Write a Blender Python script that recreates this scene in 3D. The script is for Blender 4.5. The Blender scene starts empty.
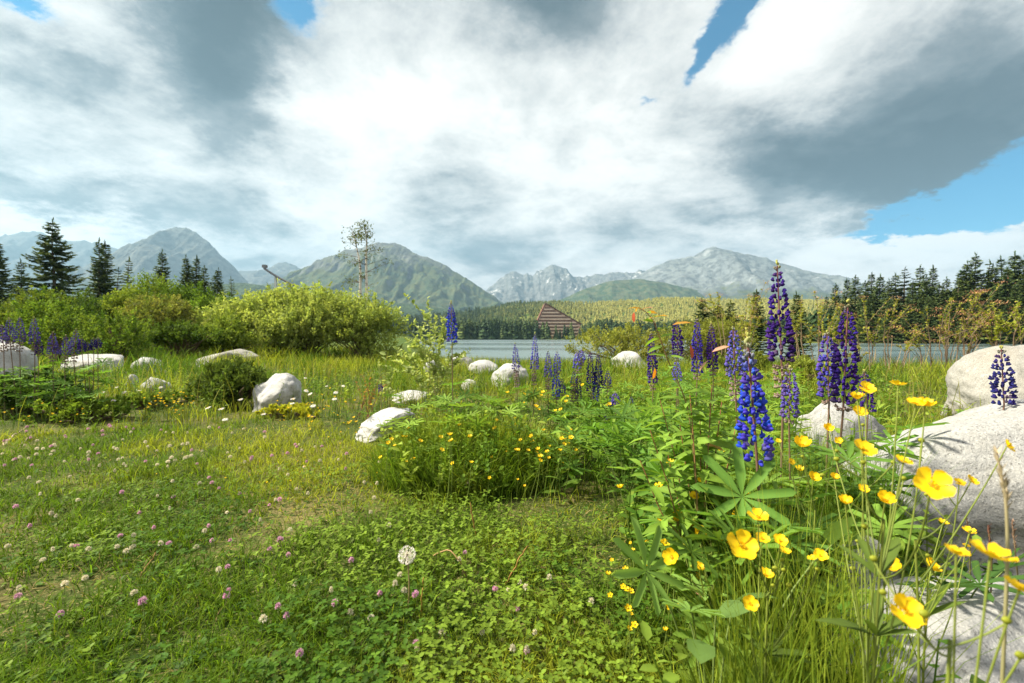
import bpy, bmesh, math, random
import numpy as np
from mathutils import Vector, noise

rng = np.random.default_rng(11)
random.seed(11)
C = bpy.context.scene.collection
F = 455.0            # focal length in pixels (16 mm lens on a 36 mm sensor)
CAMZ = 0.65
PITCH = math.atan(3.0 / F)
R = math.radians

# ------------------------------------------------------------------ small maths
def sstep(a, b, x):
    t = np.clip((np.asarray(x, float) - a) / (b - a), 0, 1)
    return t * t * (3 - 2 * t)

def _hash(ix, iy, seed):
    n = (ix.astype(np.int64) * 374761393 + iy.astype(np.int64) * 668265263 + seed * 144665) & 0x7fffffff
    n = ((n ^ (n >> 13)) * 1274126177) & 0x7fffffff
    n = n ^ (n >> 16)
    return (n & 0xffff) / 65535.0

def vnoise(x, y, seed=0):
    x = np.asarray(x, float); y = np.asarray(y, float)
    ix = np.floor(x); iy = np.floor(y)
    fx = x - ix; fy = y - iy
    fx = fx * fx * fx * (fx * (fx * 6 - 15) + 10); fy = fy * fy * fy * (fy * (fy * 6 - 15) + 10)
    a = _hash(ix, iy, seed); b = _hash(ix + 1, iy, seed)
    c = _hash(ix, iy + 1, seed); d = _hash(ix + 1, iy + 1, seed)
    return (a * (1 - fx) + b * fx) * (1 - fy) + (c * (1 - fx) + d * fx) * fy

def fbm(x, y, seed=0, oct=5, gain=0.5):
    s = 0; a = 1; t = 0
    for k in range(oct):
        s = s + a * vnoise(x * 2 ** k + 17.3 * k, y * 2 ** k - 9.1 * k, seed + k); t += a; a *= gain
    return s / t

def ridged(x, y, seed=0, oct=5, gain=0.5):
    s = 0; a = 1; t = 0
    for k in range(oct):
        n = vnoise(x * 2 ** k + 11.7 * k, y * 2 ** k + 5.3 * k, seed + k)
        s = s + a * (1 - np.abs(2 * n - 1)); t += a; a *= gain
    return s / t

def nrm(v):
    v = np.asarray(v, float)
    return v / np.maximum(np.linalg.norm(v, axis=-1, keepdims=True), 1e-9)

# ------------------------------------------------------------------ terrain height
LAKE_Z = -0.40
def near_shore(x):
    x = np.asarray(x, float)
    return 21 - 6 * sstep(3, 14, x) + np.maximum(0, -3 - x) * 4.0

def far_shore(x, y):
    az = np.asarray(x, float) / np.maximum(np.asarray(y, float), 1.0)
    return 400 - 300 * sstep(0.36, 0.62, az)

def H(x, y):
    x = np.asarray(x, float); y = np.asarray(y, float)
    yn = near_shore(x); yf = far_shore(x, y)
    h = 0.04 * (fbm(x * 1.3, y * 1.3, 3, 3) - 0.5) * sstep(0.8, 2.0, np.hypot(x, y))
    h = h - 0.45 * sstep(8.0, 20, y) * sstep(-9, -2, x)
    h = h + 0.015 * np.maximum(0, y - 12) * (1 - sstep(-14, -4, x)) * (1 - sstep(300, 500, y))
    s = np.minimum(y - yn, yf - y)
    lake = -0.42 - np.clip(s * 0.08, 0, 1.4)
    h = np.where(s > 0, np.minimum(h, lake), h)
    far = -0.38 + np.clip(y - yf, 0, 300) * 0.012 + (80 + 34 * (fbm(x / 170, y / 170, 5, 3) - .5)) * sstep(460, 1050, y) * (.45 + .55 * sstep(-.22, .10, x / np.maximum(y, 1)))
    h = np.where((y > yf) & (y > 60) & (s <= 0) , np.where(x > -0.25 * y, far, h * 0 + far), h)
    return h

def W(px, py, d):
    """world point seen at photo pixel (px,py), d metres in front of the camera"""
    x = (px - 512) / F * d; u = (341.5 - py) / F * d
    cp, sp = math.cos(PITCH), math.sin(PITCH)
    return np.array([x, cp * d + sp * u, CAMZ - sp * d + cp * u])

def G(px, py):
    """ground point under photo pixel (px,py)"""
    lo, hi = 0.2, 60.0
    for _ in range(50):
        m = math.sqrt(lo * hi); p = W(px, py, m)
        if p[2] > float(H(p[0], p[1])): lo = m
        else: hi = m
    p = W(px, py, lo); p[2] = float(H(p[0], p[1])); return p

def X(px, d): return (px - 512) / F * d

def in_poly(x, y, poly):
    x = np.asarray(x); y = np.asarray(y); inside = np.zeros(x.shape, bool)
    n = len(poly); j = n - 1
    for i in range(n):
        xi, yi = poly[i]; xj, yj = poly[j]
        c = ((yi > y) != (yj > y)) & (x < (xj - xi) * (y - yi) / (yj - yi + 1e-12) + xi)
        inside ^= c; j = i
    return inside

# ------------------------------------------------------------------ mesh builder
class MB:
    def __init__(self): self.V = []; self.Q = []; self.T = []; self.C = []; self.qm = []; self.tm = []; self.n = 0
    def add(self, V, faces, col, mat=0):
        V = np.asarray(V, float).reshape(-1, 3)
        col = np.asarray(col, float)
        if col.ndim == 1: col = np.broadcast_to(col, V.shape)
        for f in faces:
            f = np.asarray(f, np.int64)
            if f.size == 0: continue
            if f.shape[1] == 4: self.Q.append(f + self.n); self.qm.append(np.full(len(f), mat))
            else: self.T.append(f + self.n); self.tm.append(np.full(len(f), mat))
        self.V.append(V); self.C.append(col); self.n += len(V)
        return self
    def build(self, name, mats, parent=None, smooth=True):
        me = bpy.data.meshes.new(name)
        V = np.concatenate(self.V) if self.V else np.zeros((0, 3))
        Cc = np.concatenate(self.C)
        Q = np.concatenate(self.Q) if self.Q else np.zeros((0, 4), np.int64)
        T = np.concatenate(self.T) if self.T else np.zeros((0, 3), np.int64)
        mi = np.concatenate(self.qm + self.tm) if (self.qm or self.tm) else np.zeros(0)
        nl = Q.size + T.size
        me.vertices.add(len(V)); me.vertices.foreach_set('co', V.astype(np.float32).ravel())
        me.loops.add(nl); me.loops.foreach_set('vertex_index', np.concatenate([Q.ravel(), T.ravel()]).astype(np.int32))
        npol = len(Q) + len(T); me.polygons.add(npol)
        ls = np.concatenate([np.arange(len(Q)) * 4, Q.size + np.arange(len(T)) * 3]).astype(np.int32)
        me.polygons.foreach_set('loop_start', ls)
        me.polygons.foreach_set('material_index', mi.astype(np.int32))
        me.polygons.foreach_set('use_smooth', np.full(npol, smooth))
        me.update(calc_edges=True)
        at = me.attributes.new('tint', 'FLOAT_COLOR', 'POINT')
        at.data.foreach_set('color', np.concatenate([Cc, np.ones((len(Cc), 1))], 1).astype(np.float32).ravel())
        for m in (mats if isinstance(mats, (list, tuple)) else [mats]): me.materials.append(m)
        o = bpy.data.objects.new(name, me); C.objects.link(o)
        if parent: o.parent = parent
        return o

class Tm:                                   # template: verts, faces, colour
    def __init__(s, V, faces, col=None):
        s.V = np.asarray(V, float); s.faces = [np.asarray(f, np.int64) for f in faces]
        s.C = np.ones_like(s.V) if col is None else np.asarray(col, float)

def inst(mb, T, M, pos, scale, col, mat=0):
    pos = np.asarray(pos, float).reshape(-1, 3); n = len(pos)
    scale = np.asarray(scale, float)
    if scale.ndim == 0: scale = np.full((n, 3), float(scale))
    elif scale.ndim == 1: scale = np.repeat(scale[:, None], 3, 1)
    V = np.einsum('nij,nvj->nvi', M, T.V[None] * scale[:, None, :]) + pos[:, None, :]
    col = np.asarray(col, float)
    if col.ndim == 1: col = np.broadcast_to(col, (n, 3))
    Cc = col[:, None, :] * T.C[None]
    k = len(T.V); off = (np.arange(n) * k)[:, None, None]
    mb.add(V.reshape(-1, 3), [(f[None] + off).reshape(-1, f.shape[1]) for f in T.faces], Cc.reshape(-1, 3), mat)

def frames(d, roll=None, hint=(0, 0, 1)):
    """columns: side, direction, normal"""
    d = nrm(d); n = len(d)
    h = np.broadcast_to(np.asarray(hint, float), d.shape) + rng.normal(0, 1e-3, d.shape)
    s = nrm(np.cross(d, h)); nn = np.cross(s, d)
    if roll is not None:
        c = np.cos(roll)[:, None]; q = np.sin(roll)[:, None]
        s, nn = s * c + nn * q, nn * c - s * q
    return np.stack([s, d, nn], axis=2)

def leaf_template(w=0.32, droop=0.12, fold=0.08, wide=0.45):
    y1, y2 = wide * 0.62, wide * 1.5
    z = lambda y: -droop * y * y
    V = [(0, 0, 0), (0, y1, z(y1)), (0, y2, z(y2)), (0, 1, z(1)),
         (-w * .85, y1, z(y1) + fold), (-w * .8, y2, z(y2) + fold), (w * .85, y1, z(y1) + fold), (w * .8, y2, z(y2) + fold)]
    q = [(1, 4, 5, 2), (1, 2, 7, 6)]; t = [(0, 4, 1), (2, 5, 3), (0, 1, 6), (2, 3, 7)]
    col = np.ones((8, 3)); col[[4, 5, 6, 7]] *= 0.93; col[[0, 1, 2]] *= 1.1
    return Tm(V, [q, t], col)
LEAF = leaf_template()
LANCE = leaf_template(0.13, 0.25, 0.03, 0.5)
LEAFLET = leaf_template(0.105, 0.14, 0.05, 0.6)
OVAL = leaf_template(0.42, 0.10, 0.07, 0.45)
CARD = Tm([(0, 0, 0), (-.28, .5, .05), (0, 1, -.05), (.28, .5, .05)], [[(0, 3, 2, 1)]])
NEEDLE = Tm([(-.06, 0, 0), (.06, 0, 0), (.13, .45, -.03), (0, 1, -.12), (-.13, .45, -.03)], [[(0, 1, 2, 4)], [(4, 2, 3)]])

def palmate(n=9, L=1.0):
    """lupin leaf: leaflets radiating from one point, normal +z"""
    Vs = []; Q = []; T = []; Cc = []; k = 0
    for i in range(n):
        a = -math.pi * .92 + 2 * math.pi * .92 * i / (n - 1)
        l = L * (1.0 - .25 * abs(a) / math.pi)
        up = .28
        d = np.array([[math.sin(a), math.cos(a), up]])
        M = frames(d)[0]
        V = (LEAFLET.V * l) @ M.T
        Vs.append(V); Cc.append(LEAFLET.C); Q.append(LEAFLET.faces[0] + k); T.append(LEAFLET.faces[1] + k); k += len(V)
    return Tm(np.concatenate(Vs), [np.concatenate(Q), np.concatenate(T)], np.concatenate(Cc))
PALM = palmate()
PALM7 = palmate(7)

def ell_template(nu=7, nv=5):
    V = []; 
    for j in range(nv + 1):
        th = math.pi * j / nv
        for i in range(nu):
            a = 2 * math.pi * i / nu
            V.append((math.sin(th) * math.cos(a), -math.cos(th), math.sin(th) * math.sin(a)))
    q = [(j * nu + i, (j + 1) * nu + i, (j + 1) * nu + (i + 1) % nu, j * nu + (i + 1) % nu) for j in range(nv) for i in range(nu)]
    return Tm(V, [q])
ELL = ell_template()

def tube(mb, pts, rad, col, sides=6, mat=0, cap=True):
    pts = np.asarray(pts, float); k = len(pts)
    rad = np.atleast_1d(np.asarray(rad, float)); rad = np.interp(np.linspace(0, 1, k), np.linspace(0, 1, len(rad)), rad)
    t = np.gradient(pts, axis=0); t = nrm(t)
    ref = np.array([0, 0, 1.0]) if abs(t[0][2]) < .9 else np.array([1.0, 0, 0])
    s = nrm(np.cross(t, ref)); b = np.cross(t, s)
    a = np.arange(sides) * 2 * math.pi / sides
    V = pts[:, None] + rad[:, None, None] * (s[:, None] * np.cos(a)[None, :, None] + b[:, None] * np.sin(a)[None, :, None])
    q = [(j * sides + i, j * sides + (i + 1) % sides, (j + 1) * sides + (i + 1) % sides, (j + 1) * sides + i) for j in range(k - 1) for i in range(sides)]
    col = np.asarray(col, float)
    if col.ndim == 2: col = np.repeat(col, sides, 0)
    mb.add(V.reshape(-1, 3), [q], col, mat)

def curve(p0, p1, bend=(0, 0, 0), n=6, mid=None):
    p0 = np.asarray(p0, float); p1 = np.asarray(p1, float)
    t = np.linspace(0, 1, n)[:, None]
    m = (p0 + p1) / 2 + np.asarray(bend, float) if mid is None else np.asarray(mid, float)
    return (1 - t) ** 2 * p0 + 2 * t * (1 - t) * m + t * t * p1

def blades(mb, pos, az, h, w, bend, col, levels=(0, .4, .75), mat=0, dark=0.8):
    """curved grass blades, one per row"""
    pos = np.asarray(pos, float); n = len(pos)
    fw = np.stack([np.cos(az), np.sin(az), 0 * az], 1)
    face = az + rng.uniform(-1.2, 1.2, n) + math.pi / 2
    sd = np.stack([np.cos(face), np.sin(face), 0 * az], 1)
    rows = []; cols = []
    for t in levels:
        c = pos + fw * (bend * h * t * t)[:, None]; c[:, 2] += h * t * (1 - .35 * bend * t)
        ww = (w * (1 - .45 * t) * .5)[:, None]
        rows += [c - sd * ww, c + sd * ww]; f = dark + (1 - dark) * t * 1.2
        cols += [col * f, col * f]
    c = pos + fw * (bend * h)[:, None]; c[:, 2] += h * (1 - .35 * bend)
    rows.append(c); cols.append(col * 1.05)
    k = 2 * len(levels) + 1
    V = np.stack(rows, 1).reshape(-1, 3); Cc = np.stack(cols, 1).reshape(-1, 3)
    base = (np.arange(n) * k)[:, None]
    q = np.concatenate([base + np.array([[2 * i, 2 * i + 1, 2 * i + 3, 2 * i + 2]]) for i in range(len(levels) - 1)])
    e = 2 * (len(levels) - 1)
    mb.add(V, [q, base + np.array([[e, e + 1, e + 2]])], Cc, mat)

# ------------------------------------------------------------------ tagging
def tag(o, label=None, cat=None, group=None, kind=None):
    if label: o['label'] = label
    if cat: o['category'] = cat
    if group: o['group'] = group
    if kind: o['kind'] = kind
    return o
def empty(name, loc, rz=0.0):
    o = bpy.data.objects.new(name, None); C.objects.link(o)
    o.location = tuple(float(v) for v in loc); o.rotation_euler = (0, 0, rz); o.empty_display_size = .1
    return o
def copy_tree(o, loc=None, rz=None, scale=None):
    c = o.copy(); C.objects.link(c)
    for ch in list(o.children):
        k = ch.copy(); C.objects.link(k); k.parent = c
    if loc is not None: c.location = tuple(float(v) for v in loc)
    if rz is not None: c.rotation_euler = (0, 0, rz)
    if scale is not None: c.scale = scale if isinstance(scale, tuple) else (scale,) * 3
    return c

# ------------------------------------------------------------------ materials
def newmat(name):
    m = bpy.data.materials.new(name); m.use_nodes = True
    nt = m.node_tree; nt.nodes.clear()
    out = nt.nodes.new('ShaderNodeOutputMaterial')
    return m, nt, out
class NT:
    """tiny node-graph helper"""
    def __init__(s, nt): s.nt = nt
    def node(s, t, **kw):
        n = s.nt.nodes.new(t)
        for k, v in kw.items(): setattr(n, k, v)
        return n
    def put(s, sock, v):
        if hasattr(v, 'is_output') or isinstance(v, bpy.types.NodeSocket): s.nt.links.new(v, sock)
        elif v is not None: sock.default_value = v
    def m(s, op, a, b=None, c=None, clamp=False):
        n = s.node('ShaderNodeMath', operation=op, use_clamp=clamp)
        s.put(n.inputs[0], a)
        if b is not None: s.put(n.inputs[1], b)
        if c is not None: s.put(n.inputs[2], c)
        return n.outputs[0]
    def mix(s, f, a, b, blend='MIX'):
        n = s.node('ShaderNodeMix', data_type='RGBA', blend_type=blend)
        s.put(n.inputs[0], f)
        for i, v in ((6, a), (7, b)):
            if isinstance(v, tuple): v = (*v, 1) if len(v) == 3 else v
            s.put(n.inputs[i], v)
        return n.outputs[2]
    def noise(s, vec, scale, detail=4, rough=.55, dist=0, color=False):
        n = s.node('ShaderNodeTexNoise'); s.put(n.inputs['Vector'], vec)
        n.inputs['Scale'].default_value = scale; n.inputs['Detail'].default_value = detail
        n.inputs['Roughness'].default_value = rough; n.inputs['Distortion'].default_value = dist
        return n.outputs['Color' if color else 'Fac']
    def ramp(s, fac, a, b, clamp=True):
        n = s.node('ShaderNodeMapRange', interpolation_type='SMOOTHSTEP')
        s.put(n.inputs[0], fac); n.inputs[1].default_value = a; n.inputs[2].default_value = b
        return n.outputs[0]

def leaf_mat(name, trans=0.4, rough=.5, spec=.3, gain=1.0, tgain=(1.25, 1.22, .6)):
    m, nt, out = newmat(name); g = NT(nt)
    a = g.node('ShaderNodeAttribute', attribute_name='tint')
    tc = g.node('ShaderNodeNewGeometry')
    nz = g.noise(tc.outputs['Position'], 9.0, 3)
    v = g.m('MULTIPLY_ADD', nz, .9, .55 * gain)
    col = g.mix(1.0, a.outputs['Color'], v, 'MULTIPLY')
    p = g.node('ShaderNodeBsdfPrincipled'); g.put(p.inputs['Base Color'], col)
    p.inputs['Roughness'].default_value = rough; p.inputs['Specular IOR Level'].default_value = spec
    t = g.node('ShaderNodeBsdfTranslucent')
    g.put(t.inputs['Color'], g.mix(1.0, col, tgain, 'MULTIPLY'))
    mx = g.node('ShaderNodeMixShader'); mx.inputs[0].default_value = trans
    nt.links.new(p.outputs[0], mx.inputs[1]); nt.links.new(t.outputs[0], mx.inputs[2]); nt.links.new(mx.outputs[0], out.inputs[0])
    return m
def simple_mat(name, rough=.8, bumpscale=0, bump=0.0, spec=.25, noise_amt=.5, nscale=12):
    m, nt, out = newmat(name); g = NT(nt)
    a = g.node('ShaderNodeAttribute', attribute_name='tint')
    tc = g.node('ShaderNodeTexCoord')
    nz = g.noise(tc.outputs['Object'], nscale, 5)
    col = g.mix(1.0, a.outputs['Color'], g.m('MULTIPLY_ADD', nz, 2 * noise_amt, 1 - noise_amt), 'MULTIPLY')
    p = g.node('ShaderNodeBsdfPrincipled'); g.put(p.inputs['Base Color'], col)
    p.inputs['Roughness'].default_value = rough; p.inputs['Specular IOR Level'].default_value = spec
    if bump:
        b = g.node('ShaderNodeBump'); b.inputs['Strength'].default_value = bump; b.inputs['Distance'].default_value = .02
        g.put(b.inputs['Height'], g.noise(tc.outputs['Object'], bumpscale, 6)); nt.links.new(b.outputs[0], p.inputs['Normal'])
    nt.links.new(p.outputs[0], out.inputs[0]); return m

M_GRASS = leaf_mat('grass_blades', .45, .6, .08, 1.25)
M_LEAF = leaf_mat('leaves', .40, .55, .12, 1.25)
M_TREE = leaf_mat('tree_leaves', .42, .6, .06, 1.25)
M_NEEDLE = leaf_mat('conifer_needles', .12, .6, .08)
M_PETAL = leaf_mat('petals', .35, .5, .25, 1.0, (1.1, 1.0, 1.0))
M_LUPIN = leaf_mat('lupin_petals', .22, .75, .1, 1.0, (1.1, 1.0, 1.1))
M_STEM = simple_mat('plant_stem', .6, noise_amt=.3)
M_BARK = simple_mat('bark', .9, 20, .6, noise_amt=.5)
M_PAINT = simple_mat('weathered_paint', .7, noise_amt=.25, nscale=.3)
M_STRAW = simple_mat('dry_straw', .8, noise_amt=.4, nscale=40)

def birch_mat():
    m, nt, out = newmat('birch_bark'); g = NT(nt)
    tc = g.node('ShaderNodeTexCoord'); mp = g.node('ShaderNodeMapping'); mp.inputs['Scale'].default_value = (3, 3, 14)
    nt.links.new(tc.outputs['Object'], mp.inputs[0])
    f = g.ramp(g.noise(mp.outputs[0], 1.2, 4), .52, .6)
    col = g.mix(f, (.62, .58, .52), (.06, .05, .045))
    p = g.node('ShaderNodeBsdfPrincipled'); g.put(p.inputs['Base Color'], col); p.inputs['Roughness'].default_value = .8
    nt.links.new(p.outputs[0], out.inputs[0]); return m
M_BIRCH = birch_mat()

def granite(name, base=(.30, .307, .32), warm=(.27, .265, .25), dark=(.10, .10, .10), spk=1.0):
    m, nt, out = newmat(name); g = NT(nt)
    tc = g.node('ShaderNodeTexCoord'); P = tc.outputs['Object']
    big = g.noise(P, 2.3, 6, .6)
    col = g.mix(g.ramp(big, .42, .68), base, warm)
    col = g.mix(g.m('MULTIPLY', g.ramp(g.noise(P, 9, 6, .65), .5, .75), .45), col, (.27, .27, .26))
    fine = g.noise(P, 120, 4, .7)
    col = g.mix(g.m('MULTIPLY', g.ramp(fine, .52, .66), .75 * spk), col, dark)
    fine2 = g.noise(P, 190, 2, .6)
    col = g.mix(g.m('MULTIPLY', g.ramp(fine2, .56, .66), .6), col, (.50, .50, .49))
    # lichen
    li = g.m('MULTIPLY', g.ramp(g.noise(P, 5.5, 7, .7, .4), .60, .68), .45)
    col = g.mix(li, col, (.17, .18, .13))
    mp = g.node('ShaderNodeMapping'); mp.inputs['Scale'].default_value = (1, 1, .25); nt.links.new(P, mp.inputs[0])
    col = g.mix(g.m('MULTIPLY', g.ramp(g.noise(mp.outputs[0], 4.2, 8, .68, .8), .53, .70), .55), col, (.15, .145, .135))
    col = g.mix(g.m('MULTIPLY', g.ramp(g.noise(P, 26, 5, .6), .55, .70), .35), col, (.42, .415, .40))
    p = g.node('ShaderNodeBsdfPrincipled'); g.put(p.inputs['Base Color'], col)
    p.inputs['Roughness'].default_value = .85; p.inputs['Specular IOR Level'].default_value = .25
    hgt = g.m('ADD', g.m('MULTIPLY', g.noise(P, 14, 8, .65), .7), g.m('MULTIPLY', fine, .16))
    b = g.node('ShaderNodeBump'); b.inputs['Strength'].default_value = .65; b.inputs['Distance'].default_value = .035
    g.put(b.inputs['Height'], hgt); nt.links.new(b.outputs[0], p.inputs['Normal'])
    nt.links.new(p.outputs[0], out.inputs[0]); return m
M_ROCK = granite('pale_granite')
M_ROCKW = granite('warm_granite', (.27, .268, .258), (.24, .225, .20))
M_ROCKL = granite('light_granite', (.39, .40, .42), (.35, .345, .335), (.16, .16, .16), .8)

def ground_mat():
    m, nt, out = newmat('meadow_soil'); g = NT(nt)
    P = g.node('ShaderNodeNewGeometry').outputs['Position']
    sx = g.node('ShaderNodeSeparateXYZ'); nt.links.new(P, sx.inputs[0])
    n1 = g.noise(P, 1.4, 6, .6); n2 = g.noise(P, 40, 5, .6); n3 = g.noise(P, .02, 5)
    col = g.mix(g.ramp(n1, .45, .62), (.035, .055, .010), (.14, .12, .05))
    col = g.mix(g.ramp(n2, .45, .65), col, (.045, .075, .012))
    col = g.mix(g.m('MULTIPLY', g.ramp(g.noise(P, 110, 3), .55, .68), .6), col, (.30, .25, .12))
    farc = g.mix(g.ramp(n3, .4, .6), (.05, .09, .02), (.12, .14, .035))
    col = g.mix(g.ramp(sx.outputs[1], 14, 40), col, farc)
    p = g.node('ShaderNodeBsdfPrincipled'); g.put(p.inputs['Base Color'], col); p.inputs['Roughness'].default_value = .95
    p.inputs['Specular IOR Level'].default_value = .1
    b = g.node('ShaderNodeBump'); b.inputs['Strength'].default_value = .6; b.inputs['Distance'].default_value = .02
    g.put(b.inputs['Height'], n2); nt.links.new(b.outputs[0], p.inputs['Normal'])
    nt.links.new(p.outputs[0], out.inputs[0]); return m
M_GROUND = ground_mat()

def water_mat():
    m, nt, out = newmat('lake_water'); g = NT(nt)
    P = g.node('ShaderNodeNewGeometry').outputs['Position']
    mp = g.node('ShaderNodeMapping'); mp.inputs['Scale'].default_value = (.5, 1.9, 1); nt.links.new(P, mp.inputs[0])
    p = g.node('ShaderNodeBsdfPrincipled'); p.inputs['Base Color'].default_value = (.10, .145, .15, 1)
    mp2 = g.node('ShaderNodeMapping'); mp2.inputs['Scale'].default_value = (.012, .06, 1); nt.links.new(P, mp2.inputs[0])
    g.put(p.inputs['Roughness'], g.m('MULTIPLY_ADD', g.ramp(g.noise(mp2.outputs[0], 1, 4), .4, .6), .30, .05))
    p.inputs['IOR'].default_value = 1.33
    b = g.node('ShaderNodeBump'); b.inputs['Strength'].default_value = .8; b.inputs['Distance'].default_value = .09
    g.put(b.inputs['Height'], g.noise(mp.outputs[0], 2.2, 4)); nt.links.new(b.outputs[0], p.inputs['Normal'])
    nt.links.new(p.outputs[0], out.inputs[0]); return m
M_WATER = water_mat()

def mountain_mat(name, treeline, rocktop, seed=0.0, snow=0.0, rock=(.30, .29, .27), green=(.055, .085, .028)):
    """forest below, dwarf pine and grass in the middle, bare rock above and on steep faces"""
    m, nt, out = newmat(name); g = NT(nt)
    ge = g.node('ShaderNodeNewGeometry'); P = ge.outputs['Position']
    sp = g.node('ShaderNodeSeparateXYZ'); nt.links.new(P, sp.inputs[0])
    sn = g.node('ShaderNodeSeparateXYZ'); nt.links.new(ge.outputs['Normal'], sn.inputs[0])
    off = g.node('ShaderNodeVectorMath', operation='ADD'); nt.links.new(P, off.inputs[0]); off.inputs[1].default_value = (seed * 911, seed * 377, 0)
    Q = off.outputs[0]
    n1 = g.noise(Q, .004, 8, .65); n2 = g.noise(Q, .02, 6, .65); n3 = g.noise(Q, .09, 4, .6)
    hz = g.m('MULTIPLY_ADD', g.m('SUBTRACT', n1, .5), rocktop * .9, sp.outputs[2])
    rockf = g.ramp(hz, treeline * 1.0, rocktop)
    steep = g.ramp(sn.outputs[2], .80, .50)
    rf = g.m('ADD', g.m('MULTIPLY', rockf, .75), g.m('MULTIPLY', steep, .45), clamp=True)
    rf = g.ramp(g.m('MULTIPLY_ADD', g.m('SUBTRACT', n2, .5), 1.1, rf), .35, .75)
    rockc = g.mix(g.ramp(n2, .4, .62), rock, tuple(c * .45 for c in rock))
    grassc = g.mix(g.ramp(n2, .40, .60), (.078, .090, .044), green)
    forest = g.mix(g.ramp(n3, .42, .6), (.05, .075, .03), (.016, .03, .014))
    low = g.mix(g.ramp(hz, treeline * .75, treeline * 1.0), forest, grassc)
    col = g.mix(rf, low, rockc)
    if snow:
        sf = g.m('MULTIPLY', g.ramp(g.noise(Q, .007, 5, .6, .6), .60, .64), g.ramp(hz, rocktop * .75, rocktop * .95))
        col = g.mix(g.m('MULTIPLY', sf, snow), col, (.75, .77, .8))
    p = g.node('ShaderNodeBsdfPrincipled'); g.put(p.inputs['Base Color'], col); p.inputs['Roughness'].default_value = .95
    p.inputs['Specular IOR Level'].default_value = .05
    b = g.node('ShaderNodeBump'); b.inputs['Strength'].default_value = .8; b.inputs['Distance'].default_value = 14
    g.put(b.inputs['Height'], g.m('ADD', n2, g.m('MULTIPLY', n3, .3))); nt.links.new(b.outputs[0], p.inputs['Normal'])
    nt.links.new(p.outputs[0], out.inputs[0]); return m
# ------------------------------------------------------------------ light and sky settings
EXPO = 1.48
SUN_E, SUN_ANGLE, SUN_AZ, SUN_EL = 4.8, 6.0, -90.0, 46.0
SKY_S = 0.095; SKY_TINT = (.055, .50, .58)
CL_S = 0.41; CL_BASE = 0.67
CR = [(.032, .046, .058), (.085, .108, .122), (.25, .272, .28), (.65, .645, .62), (.97, .94, .885), (1.10, 1.06, 1.0)]
HAZE_C = (.42, .71, 1.0); HAZE_D = 1.0e-4
GAPS = [(6, 2, 3.2, 2.2, 0, 1.1), (298, 6, 3.0, 3.5, 0, 1.0), (738, 6, 2.8, 4.5, -25, 1.3), (700, 66, 1.5, 3.4, -35, 1.0), (643, 116, 1.3, .9, 0, .8),
        (1000, 190, 8, 2.4, 14, 1.35), (925, 213, 6, 1.4, 12, 1.0), (1140, 165, 7, 6, 0, .9)]
DARKS = [(228, 80, 5.6, 11, 6, .60), (190, 20, 8, 6, 0, .24), (50, 95, 7, 3.5, 0, .34), (70, 188, 12, 2.6, 0, .38), (530, -20, 12, 6, 0, .36), (870, 165, 15, 4.0, -20, .58), (985, 100, 12, 8.0, -18, .50),
         (760, 218, 9, 2.2, -12, .26), (430, 190, 9, 3.0, 0, .12), (480, 255, 14, 2.0, 0, .08), (650, 225, 9, 2.2, 0, .14)]
LITES = [(400, 110, 12, 8, 0, .08), (610, 150, 11, 7, 20, .12), (800, 40, 7, 6, 25, .10), (930, 245, 12, 2.2, 4, .50), (30, 222, 9, 1.6, 0, .28), (110, 30, 5, 5, 0, .14), (500, 40, 8, 5, 0, .10), (350, 240, 14, 2, 0, .1)]
# ------------------------------------------------------------------ camera, world, sun
sc = bpy.context.scene
sc.view_settings.view_transform = 'Standard'; sc.view_settings.look = 'None'
sc.view_settings.gamma = 1.0; sc.view_settings.exposure = EXPO
sc.cycles.max_bounces = 7; sc.cycles.diffuse_bounces = 3; sc.cycles.glossy_bounces = 2
sc.cycles.transmission_bounces = 4; sc.cycles.volume_bounces = 0
sc.cycles.caustics_reflective = False; sc.cycles.caustics_refractive = False
cam = bpy.data.objects.new('camera', bpy.data.cameras.new('camera')); C.objects.link(cam)
cam.location = (0, 0, CAMZ); cam.rotation_euler = (math.pi / 2 - PITCH, 0, 0)
cam.data.lens = 16; cam.data.sensor_width = 36; cam.data.clip_start = .02; cam.data.clip_end = 30000
cam.data.dof.use_dof = True; cam.data.dof.focus_distance = 1.35; cam.data.dof.aperture_fstop = 6.3
sc.camera = cam

sun = bpy.data.objects.new('sun', bpy.data.lights.new('sun', 'SUN')); C.objects.link(sun)
sun.data.energy = SUN_E; sun.data.angle = R(SUN_ANGLE); sun.data.color = (1, .905, .70)
d = -np.array([math.sin(R(SUN_AZ)) * math.cos(R(SUN_EL)), math.cos(R(SUN_AZ)) * math.cos(R(SUN_EL)), math.sin(R(SUN_EL))])
sun.rotation_euler = Vector(d).to_track_quat('-Z', 'Y').to_euler()

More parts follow.
